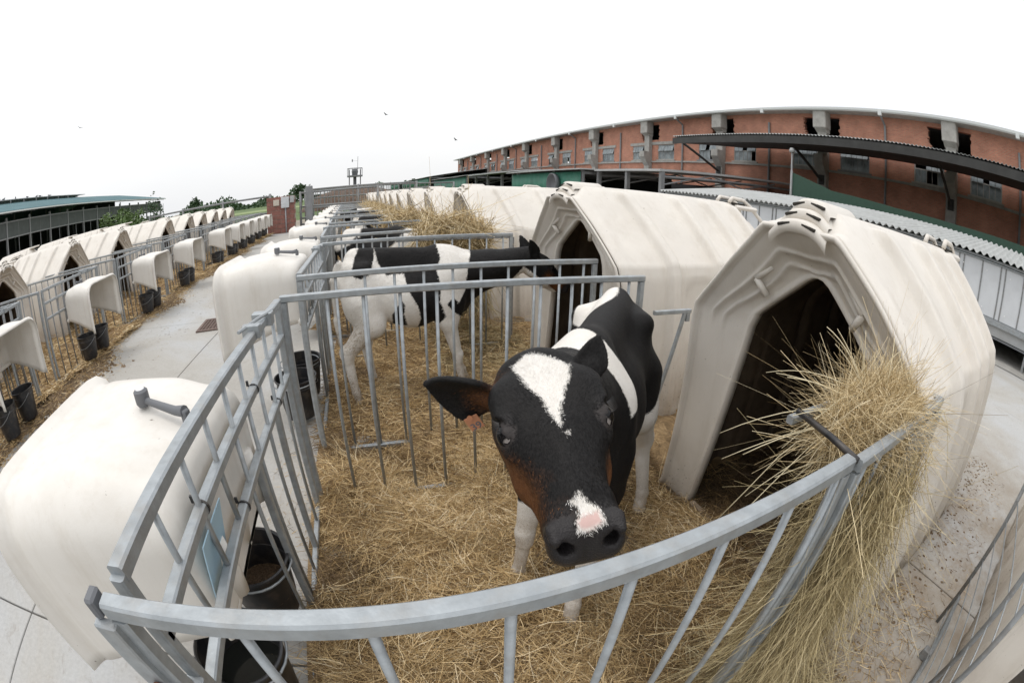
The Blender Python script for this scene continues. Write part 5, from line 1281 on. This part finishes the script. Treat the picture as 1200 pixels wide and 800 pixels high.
def calf_mat():
    mt = bpy.data.materials.new('calf_coat'); mt.use_nodes = True; T, N, L = nodes_of(mt); b = N['Principled BSDF']
    def at(n): q = N.new('ShaderNodeAttribute'); q.attribute_name = n; return q.outputs['Fac']
    tc = N.new('ShaderNodeTexCoord')
    def nz(s, d=4, r=.6):
        q = N.new('ShaderNodeTexNoise'); q.inputs['Scale'].default_value = s; q.inputs['Detail'].default_value = d; q.inputs['Roughness'].default_value = r
        L(tc.outputs['Object'], q.inputs['Vector']); return q.outputs['Fac']
    def mth(op, a, b_=None):
        q = N.new('ShaderNodeMath'); q.operation = op
        for i, v in enumerate((a, b_)):
            if v is None: continue
            if isinstance(v, (int, float)): q.inputs[i].default_value = v
            else: L(v, q.inputs[i])
        return q.outputs[0]
    def mix(f, a, b_):
        q = N.new('ShaderNodeMix'); q.data_type = 'RGBA'
        for i, v in ((0, f), (6, a), (7, b_)):
            if isinstance(v, tuple): q.inputs[i].default_value = v
            else: L(v, q.inputs[i])
        return q.outputs[2]
    def step(v, w_):
        q = N.new('ShaderNodeMapRange'); q.inputs[1].default_value = -w_; q.inputs[2].default_value = w_; L(v, q.inputs[0]); return q.outputs[0]
    jit = mth('MULTIPLY', mth('SUBTRACT', nz(120, 4, .7), .5), .022)
    jit2 = mth('MULTIPLY', mth('SUBTRACT', nz(22, 5, .7), .5), .06)
    fine = nz(260, 3, .7); big = nz(9, 4, .6)
    blk = mix(fine, (.004, .0038, .0038, 1), (.016, .0145, .014, 1))
    brn = mix(mth('ADD', mth('MULTIPLY', fine, .5), mth('MULTIPLY', big, .5)), (.05, .018, .008, 1), (.19, .075, .025, 1))
    wht = mix(big, (.60, .555, .49, 1), (.80, .78, .74, 1))
    wht = mix(mth('MULTIPLY', step(at('soiled'), .12), nz(30, 5, .7)), wht, (.26, .19, .12, 1))
    c = mix(step(mth('ADD', at('brown'), jit2), .03), blk, brn)
    c = mix(step(mth('ADD', at('white'), jit), .0035), c, wht)
    c = mix(step(at('skin'), .012), c, (.022, .0195, .0195, 1))
    c = mix(step(at('pink'), .004), c, (.56, .39, .355, 1))
    c = mix(step(at('lid'), .002), c, (.040, .034, .032, 1))
    c = mix(step(at('hoof'), .006), c, (.17, .125, .08, 1))
    c = mix(step(at('eye'), .0005), c, (.004, .0035, .004, 1))
    c = mix(step(at('sclera'), .0008), c, (.24, .215, .20, 1))
    L(c, b.inputs['Base Color'])
    ro = N.new('ShaderNodeMapRange'); ro.inputs[0].default_value = 0; ro.inputs[3].default_value = .68; ro.inputs[4].default_value = .06
    em = N.new('ShaderNodeMix'); em.data_type = 'FLOAT'; em.name = 'eyemix'; L(step(at('eye'), .0005), em.inputs[0]); em.inputs[3].default_value = .04
    ro2 = N.new('ShaderNodeMix'); ro2.data_type = 'FLOAT'; L(step(at('skin'), .01), ro2.inputs[0]); L(ro.outputs[0], ro2.inputs[2]); ro2.inputs[3].default_value = .34; L(ro2.outputs[0], em.inputs[2])
    L(N['eyemix'].outputs[0], b.inputs['Roughness']); b.inputs['Specular IOR Level'].default_value = .22
    b.inputs['Sheen Weight'].default_value = .0; b.inputs['Sheen Roughness'].default_value = .5
    bp = N.new('ShaderNodeBump'); bp.inputs['Distance'].default_value = .004
    L(mth('MULTIPLY', mth('SUBTRACT', 1.0, step(at('eye'), .001)), .35), bp.inputs['Strength'])
    vo = N.new('ShaderNodeTexVoronoi'); vo.inputs['Scale'].default_value = 330; L(tc.outputs['Object'], vo.inputs['Vector'])
    pb = mth('MULTIPLY', mth('MULTIPLY', vo.outputs['Distance'], step(at('skin'), .012)), -.7)
    L(mth('ADD', pb, mth('ADD', nz(170, 4, .7), mth('MULTIPLY', nz(45, 3), .8))), bp.inputs['Height']); L(bp.outputs[0], b.inputs['Normal'])
    return mt
M['coat'] = calf_mat()
def head_fields(H, k=1):
    f, s, u = H.T; as_ = np.abs(s)
    de = np.sqrt((f-.170)**2+(as_-.0805)**2+(u+.043)**2); eye = np.where(as_ > .070, .0221-de, -.1)
    skin = np.maximum(f-.352+.25*np.clip(u+.05, -.05, .02)*0, -.2)
    skin = np.where(f > .30, (f-.350)-.25*np.clip(u+.062, -.1, .05), -.2)
    skin = np.maximum(skin, .004-np.abs(de-.0255)-np.where(as_ > .066, 0, 1))
    return f, s, u, eye, skin
def fields1(P):
    L_ = (P-W1) @ R1z.T; H = (P-HP1) @ HF1.T; x, y, z = L_.T
    f, s, u, eye, skin = head_fields(H)
    onhead = (f > -.06) & (np.linalg.norm(H-np.array([.17, 0, -.08]), axis=1) < .29)
    blaze = poly_sd(f, s, [(.0, -.02), (.018, -.050), (.05, -.050), (.095, -.038), (.14, -.018), (.180, -.009), (.216, -.001), (.218, .004), (.19, .009), (.155, .019), (.12, .034), (.10, .047), (.055, .054), (.035, .045), (.02, .02)])
    blaze = np.where(u > -.05, blaze, -.1)
    nose = poly_sd(f, s, [(.325, .003), (.340, -.014), (.355, -.006), (.372, -.016), (.386, -.014), (.388, .012), (.384, .030), (.368, .026), (.354, .024), (.342, .010)])
    nose = np.where(u > -.088, nose, -.1)
    dot_ = .0035-np.hypot(f-.222, s-.012)
    wh = np.maximum(np.maximum(blaze-.003, nose-.002), dot_)
    wh = np.where(onhead, wh, -.3)
    # trunk: white band over the withers, white cap on the hips, white lower legs and belly
    band = .062-.10*np.clip(y-.02, 0, 1)-np.abs(x-.27-.06*np.sin(9*y+1)); band = np.minimum(band, z-.97+.06*np.sin(12*y)); band = np.minimum(band, .17-np.abs(y-.02))
    rump = np.minimum(.085-np.hypot((x+.20)*.42, (y+.075)*1.0+.3*(x+.2)*.4), z-.98)
    legs = np.where(x < -.1, .70-z+.05*np.sin(14*x), .50-z)
    belly = .60-z-.6*np.abs(y)
    tb = np.maximum(np.maximum(band, rump), np.maximum(legs, belly))
    wh = np.where(onhead, wh, tb)
    br = np.minimum(np.minimum(np.where(s < 0, -.066, -.092)-u-.10*np.clip(.25-f, 0, 1), f-.150), .345-f)*1.0; br = np.where(onhead, br-.004, -.2)
    earr = .042-np.linalg.norm(H-np.array([.02, -.105, -.06]), axis=1); br = np.maximum(br, np.where(onhead | True, earr-.015, -.2)*.8)
    leg_br = np.where((x > 0) & (z < .46) & (z > .30), .03-np.abs(z-.36)*.4, -.2)*0-.2
    pink = np.where(onhead, np.minimum(nose-.005, f-.362), -.1); skin = np.minimum(skin, -nose*3)
    soiled = np.where(onhead, -1, .30-z+.1*np.sin(8*x+5*y))
    soiled = np.maximum(soiled, np.where(x > 0, .05-np.abs(z-.40), -1))
    return dict(white=wh, brown=br, pink=pink, skin=np.where(onhead, skin, -.2), eye=np.where(onhead, eye, -.2), soiled=soiled, hoof=.052-z, lid=np.where(onhead & (np.abs(s) > .06), .0024-np.abs(np.sqrt((f-.170)**2+(np.abs(s)-.0805)**2+(u+.043)**2)-.0242), -.1), sclera=np.where(onhead & (eye > 0), f-.1885, -.1))
px2 = lambda pts: [((a-300)/400*.0+a, b) for a, b in pts]
def fields2(P, var=0):
    L_ = (P-W2); H = (P-HP2) @ HF2.T; X, Y, Z = P.T; x, y, z = L_.T
    f, s, u, eye, skin = head_fields(H); onhead = (f > -.02) & (np.linalg.norm(H-np.array([.17, 0, -.08]), axis=1) < .29)
    # patches traced on the flank (world x, z at the flank plane)
    pa = [[(-.16, 1.00), (-.14, 1.08), (-.08, 1.20), (.0, 1.20), (-.01, 1.06), (-.04, .98), (-.10, .95), (-.15, .97)],
          [(.02, 1.25), (.40, 1.25), (.44, 1.05), (.41, .97), (.43, .87), (.42, .77), (.46, .66), (.40, .59), (.27, .57), (.29, .66), (.27, .75), (.205, .87), (.19, .96), (.07, .955), (.02, 1.03), (-.0, 1.12)],
          [(.10, .60), (.095, .69), (.16, .80), (.185, .76), (.175, .70), (.20, .60)],
          [(.67, 1.30), (1.25, 1.30), (1.35, .8), (1.10, .72), (1.0, .72), (.91, .65), (.86, .61), (.755, .59), (.69, .52), (.60, .49), (.555, .54), (.565, .65), (.51, .69), (.465, .75), (.51, .79), (.55, .75), (.60, .825), (.62, 1.0), (.66, 1.08)]]
    bl = np.full(len(P), -1.)
    for p in pa: bl = np.maximum(bl, poly_sd(X, Z, p))
    bl = np.maximum(bl, .05-np.linalg.norm((P-np.array([-.29, 3.05, 1.10]))*np.array([1, .6, .8]), axis=1))
    wh = -bl; wh = np.where(z < .30, .05, wh)
    wh = np.where((P[:, 0] > 1.05) & (Z < .72) & ~onhead, -.03+(.78-Z), wh)
    hb = np.minimum(np.minimum(.018-np.abs(s), u+.04), .30-f); under = -.155-u
    wh = np.where(onhead, np.maximum(hb-.006, under), wh)
    br = np.where(onhead, np.minimum(np.minimum(-.085-u, f-.16), .33-f), -.2)
    so = np.maximum(.22-z, .055-np.hypot(X+.16, Z-.55)*1.0); so = np.where(onhead, -1, so)
    so = np.maximum(so, np.where((np.abs(z-.5) < .06) & (x < .2), .02, -1)*1)
    return dict(white=wh, brown=br, pink=np.full(len(P), -.1), skin=np.where(onhead, skin, -.2), eye=np.where(onhead, eye, -.2), soiled=so, hoof=.052-z, lid=np.full(len(P), -.1), sclera=np.full(len(P), -.1))
def fields_var(P, seed):
    d = fields2(P); X, Y, Z = (P-W2).T; r = np.random.default_rng(seed); v = np.zeros(len(P))
    for k in range(4):
        a, b, c, e = r.uniform(3, 8), r.uniform(3, 8), r.uniform(2, 6), r.uniform(0, 6); v += np.sin(a*X+e)*np.cos(b*Z+c*Y+e*2)
    w_ = (v-.2)*.05; w_ = np.where(Z < .45, .05, w_); onh = d['skin'] > -.19
    d['white'] = np.where(onh & (d['white'] < .0), d['white'], w_); return d
def calf_mesh(name, fn, fields, lo, hi, h, fine=None):
    V, Fq = surface_nets(fn, lo, hi, h)
    # Newton pull onto the surface, then light relaxing
    e = h*.35
    for _ in range(2):
        v0 = fn(V); g = np.stack([fn(V+np.eye(3)[k]*e)-fn(V-np.eye(3)[k]*e) for k in range(3)], 1)/(2*e); g2 = (g*g).sum(1)+1e-6
        V = V-g*np.clip(v0/g2, -h, h)[:, None]*.9
    me = bpy.data.meshes.new(name); me.vertices.add(len(V)); me.vertices.foreach_set('co', V.astype(np.float32).reshape(-1))
    me.loops.add(len(Fq)*4); me.loops.foreach_set('vertex_index', Fq.reshape(-1).astype(np.int32)); me.polygons.add(len(Fq))
    me.polygons.foreach_set('loop_start', np.arange(0, len(Fq)*4, 4, dtype=np.int32)); me.polygons.foreach_set('use_smooth', np.ones(len(Fq), bool)); me.update(calc_edges=True)
    for k, v in fields(V).items(): me.attributes.new(k, 'FLOAT', 'POINT').data.foreach_set('value', v.astype(np.float32))
    me.materials.append(M['coat']); return me, V, Fq
M['fur'] = mat('short_hair', (.5, .5, .5), .42, spec=.13)
_T, _N, _L = nodes_of(M['fur']); _a = _N.new('ShaderNodeAttribute'); _a.attribute_name = 'hair_colour'; _L(_a.outputs['Color'], _N['Principled BSDF'].inputs['Base Color'])
def fur(name, fn, fields, V, Fq, n, parent, ln, wd, flow, keep=None):
    A, B, Cc, D = (V[Fq[:, k]] for k in range(4)); area = np.linalg.norm(np.cross(Cc-A, D-B), axis=1)/2
    c0 = (A+B+Cc+D)/4
    if keep is not None: area = area*keep(c0)
    i = RNG.choice(len(Fq), n, p=area/area.sum()); u_, v_ = RNG.random((2, n, 1)); P = (A[i]*(1-u_)+B[i]*u_)*(1-v_)+(D[i]*(1-u_)+Cc[i]*u_)*v_
    e = .004; g = np.stack([fn(P+np.eye(3)[k]*e)-fn(P-np.eye(3)[k]*e) for k in range(3)], 1); g /= np.linalg.norm(g, axis=1)[:, None]+1e-9
    fl = flow(P); fl = fl+RNG.normal(0, .28, fl.shape); fl -= g*(fl*g).sum(1)[:, None]; fl /= np.linalg.norm(fl, axis=1)[:, None]+1e-9
    fd_ = fields(P); ok = (fd_['eye'] < -.003) & (fd_['hoof'] < 0) & (fd_['skin'] < .004) & (fd_['pink'] < .002); P, g, fl = P[ok], g[ok], fl[ok]; fd_ = {k: v[ok] for k, v in fd_.items()}; n = len(P)
    l = ln*RNG.uniform(.55, 1.15, n)*np.where(np.linalg.norm(P-HP1, axis=1) < .08, 1.35, 1)
    D_ = fl*.94+g*RNG.uniform(.06, .24, n)[:, None]; side = np.cross(D_, g); side /= np.linalg.norm(side, axis=1)[:, None]+1e-9
    tip = P+D_*l[:, None]-g*(l*.10)[:, None]; mid_ = P+D_*(l*.5)[:, None]
    W_ = wd*RNG.uniform(.7, 1.2, n)[:, None]
    VV = np.stack([P-side*W_/2, P+side*W_/2, mid_+side*W_*.4, mid_-side*W_*.4, tip], 1).reshape(-1, 3)
    b = np.arange(n)*5; q = np.stack([b, b+1, b+2, b+3], 1); t = np.stack([b+3, b+2, b+4], 1)
    me = bpy.data.meshes.new(name); me.vertices.add(len(VV)); me.vertices.foreach_set('co', VV.astype(np.float32).reshape(-1))
    lv = np.concatenate([q.reshape(-1), t.reshape(-1)]); me.loops.add(len(lv)); me.loops.foreach_set('vertex_index', lv.astype(np.int32))
    me.polygons.add(2*n); me.polygons.foreach_set('loop_start', np.concatenate([np.arange(0, 4*n, 4), 4*n+np.arange(0, 3*n, 3)]).astype(np.int32)); me.update(calc_edges=True)
    j = RNG.normal(0, .0028, n); w_ = (fd_['white']+j+.002*np.sin(P@np.array([90., 70, 110]))) > 0; br = fd_['brown']+RNG.normal(0, .012, n) > 0
    k_ = RNG.random(n)[:, None]
    col = np.where(w_[:, None], np.array([.60, .565, .51])*(1-k_)+np.array([.84, .82, .79])*k_, np.where(br[:, None], np.array([.07, .026, .010])*(1-k_)+np.array([.24, .10, .035])*k_, np.array([.005, .0045, .0045])*(1-k_)+np.array([.018, .016, .0155])*k_**2))
    so = w_ & (fd_['soiled']+RNG.normal(0, .06, n) > 0); col = np.where(so[:, None], np.array([.34, .26, .17])*(.6+.6*k_), col)
    a = me.attributes.new('hair_colour', 'FLOAT_COLOR', 'POINT'); a.data.foreach_set('color', np.repeat(np.concatenate([col, np.ones((n, 1))], 1), 5, axis=0).astype(np.float32).reshape(-1))
    me.materials.append(M['fur']); o = link(name, me, parent); o['kind'] = 'stuff'; return o
c1, V1, F1 = calf_mesh('black_calf', calf1, fields1, (-.02, .25, 0), (1.35, 2.0, 1.36), .0062)
calf_a = link('calf', c1); tag(calf_a, 'black calf with a white forehead blaze and brown cheeks looking into the camera', 'calf')
def flow1(P):
    H = (P-HP1) @ HF1.T; L_ = (P-W1) @ R1z.T; ff = HF1[0]; on = np.linalg.norm(H-np.array([.17, 0, -.08]), axis=1) < .27
    tw = np.tanh(H[:, 1:2]/.025); up = -ff*.75+.55*tw*HF1[1]          # forehead whorl sweeps outwards
    up = up+(ff*1.75-.25*tw*HF1[1])*(1/(1+np.exp(-(H[:, 0:1]-.19)/.012)))
    back = np.tile(-R1z[0]+np.array([0, 0, -.75]), (len(P), 1)); return np.where(on[:, None], up, back)
near = lambda c: np.where(np.linalg.norm(c-np.array([0, 0, 1.5]), axis=1) < .95, 4.0, 1.0)*np.where(c[:, 2] < .1, 0, 1)
fur('coat_hair', calf1, fields1, V1, F1, 200000, calf_a, .0066, .00065, flow1, near)
# eyelashes, whiskers
q = MB()
for s in (-1, 1):
    for k in range(9):
        a = -.5+.14*k; f0 = .170+.024*math.sin(a); u0 = -.043+.020*math.cos(a)+.002
        p = HP1+HF1.T @ np.array([f0, s*.093, u0]); d = HF1.T @ np.array([.35*math.sin(a), s*.9, .45]); d /= np.linalg.norm(d)
        q.tube([p, p+d*.007, p+d*.013+HF1.T @ np.array([0, 0, .004])], .0006, 4, rs=[.0008, .0006, .0002], cap=False)
for k in range(26):
    s = random.choice((-1, 1)); p = HP1+HF1.T @ np.array([random.uniform(.33, .39), s*random.uniform(.035, .06), random.uniform(-.14, -.10)]); d = HF1.T @ np.array([random.uniform(.2, .9), s*random.uniform(.3, 1), random.uniform(-.8, .1)]); d /= np.linalg.norm(d)
    q.tube([p, p+d*.012, p+d*.028+np.array([0, 0, -.004])], .0004, 4, rs=[.0006, .0004, .0002], cap=False)
obj('lashes_and_whiskers', q, M['black'], calf_a)['kind'] = 'stuff'
# orange ear tag with dark numerals, hanging under the ear on the left of the picture
M['tag'] = mat('orange_ear_tag', (.52, .22, .11), .45, vary=.1, vs=30)
tp = HP1+HF1.T @ np.array([.028, -.145, -.112])
et = MB(); Rt = Matrix(((-HF1[1][0], HF1[0][0], HF1[2][0]), (-HF1[1][1], HF1[0][1], HF1[2][1]), (-HF1[1][2], HF1[0][2], HF1[2][2]))).to_4x4()
et.box((-.015, -.001, -.022), (.015, .001, .014), bev=.0008); et.lathe([(0, 0), (.006, 0), (.006, .004), (0, .004)], 12, M=Matrix.Translation((0, .003, .014)) @ Matrix.Rotation(-math.pi/2, 4, 'X'))
tg = obj('ear_tag', et, M['tag'], calf_a); tg.matrix_world = Matrix.Translation(tuple(tp)) @ Rt @ Matrix.Rotation(.35, 4, 'Y')
fc = bpy.data.curves.new('tag_number', 'FONT'); fc.body = '39'; fc.size = .024; fc.align_x = 'CENTER'; fc.extrude = .0001; fc.offset = .0002
to = bpy.data.objects.new('tag_number', fc); sc.collection.objects.link(to); fc.materials.append(M['cap']); to.parent = tg; to.location = (0, .0018, -.020); to.rotation_euler = (math.pi/2, 0, math.pi)
bpy.context.view_layer.update(); me_t = bpy.data.meshes.new_from_object(to.evaluated_get(bpy.context.evaluated_depsgraph_get())); tn = link('tag_number', me_t, tg, to.location, to.rotation_euler); bpy.data.objects.remove(to)
# the side-on calf
c2, V2, F2 = calf_mesh('side_calf', calf2, fields2, (-.40, 2.72, 0), (1.62, 3.38, 1.36), .0095)
calf_b = link('calf', c2); tag(calf_b, 'black and white calf standing side-on with its nose in the hutch doorway', 'calf')
flow2 = lambda P: np.tile(np.array([-.8, 0, -.6]), (len(P), 1))
fur('coat_hair', calf2, fields2, V2, F2, 42000, calf_b, .018, .0022, flow2)
# farther calves share a coarser body
c3m, V3, F3 = calf_mesh('far_calf', calf2, lambda P: fields_var(P, 3), (-.40, 2.72, 0), (1.62, 3.38, 1.36), .019)
def far_calf(seed, loc, rz, label, me=None, s=1):
    me = c3m.copy()
    for k, v in fields_var(V3, seed).items(): me.attributes[k].data.foreach_set('value', v.astype(np.float32))
    me.name = 'far_calf'; me.transform(Matrix.Translation((-.2, -3.05, 0))); o = link('calf', me, None, loc, (0, 0, rz)); o.scale = (s,)*3
    tag(o, label, 'calf')
far_calf(21, (.02, 5.35, .0), .05, 'mostly white calf standing in the third pen, just behind the side-on calf', s=.97)
far_calf(5, (.15, 7.45, 0), .10, 'black-backed calf in the fourth right-hand pen')
far_calf(9, (.05, 9.7, 0), -.1, 'black and white calf in the fifth right-hand pen, facing the hutch')
far_calf(14, (-.25, 12.2, 0), 3.0, 'calf with its back to the hutch in the sixth right-hand pen')
far_calf(17, (-4.85, 2.95, -.12), -.3, 'black and white calf cut off at the left edge behind the pen bars', s=.85)
far_calf(30, (-6.3, 7.05, -.30), .35, 'small calf peeping from a hutch doorway across the alley', s=.8)
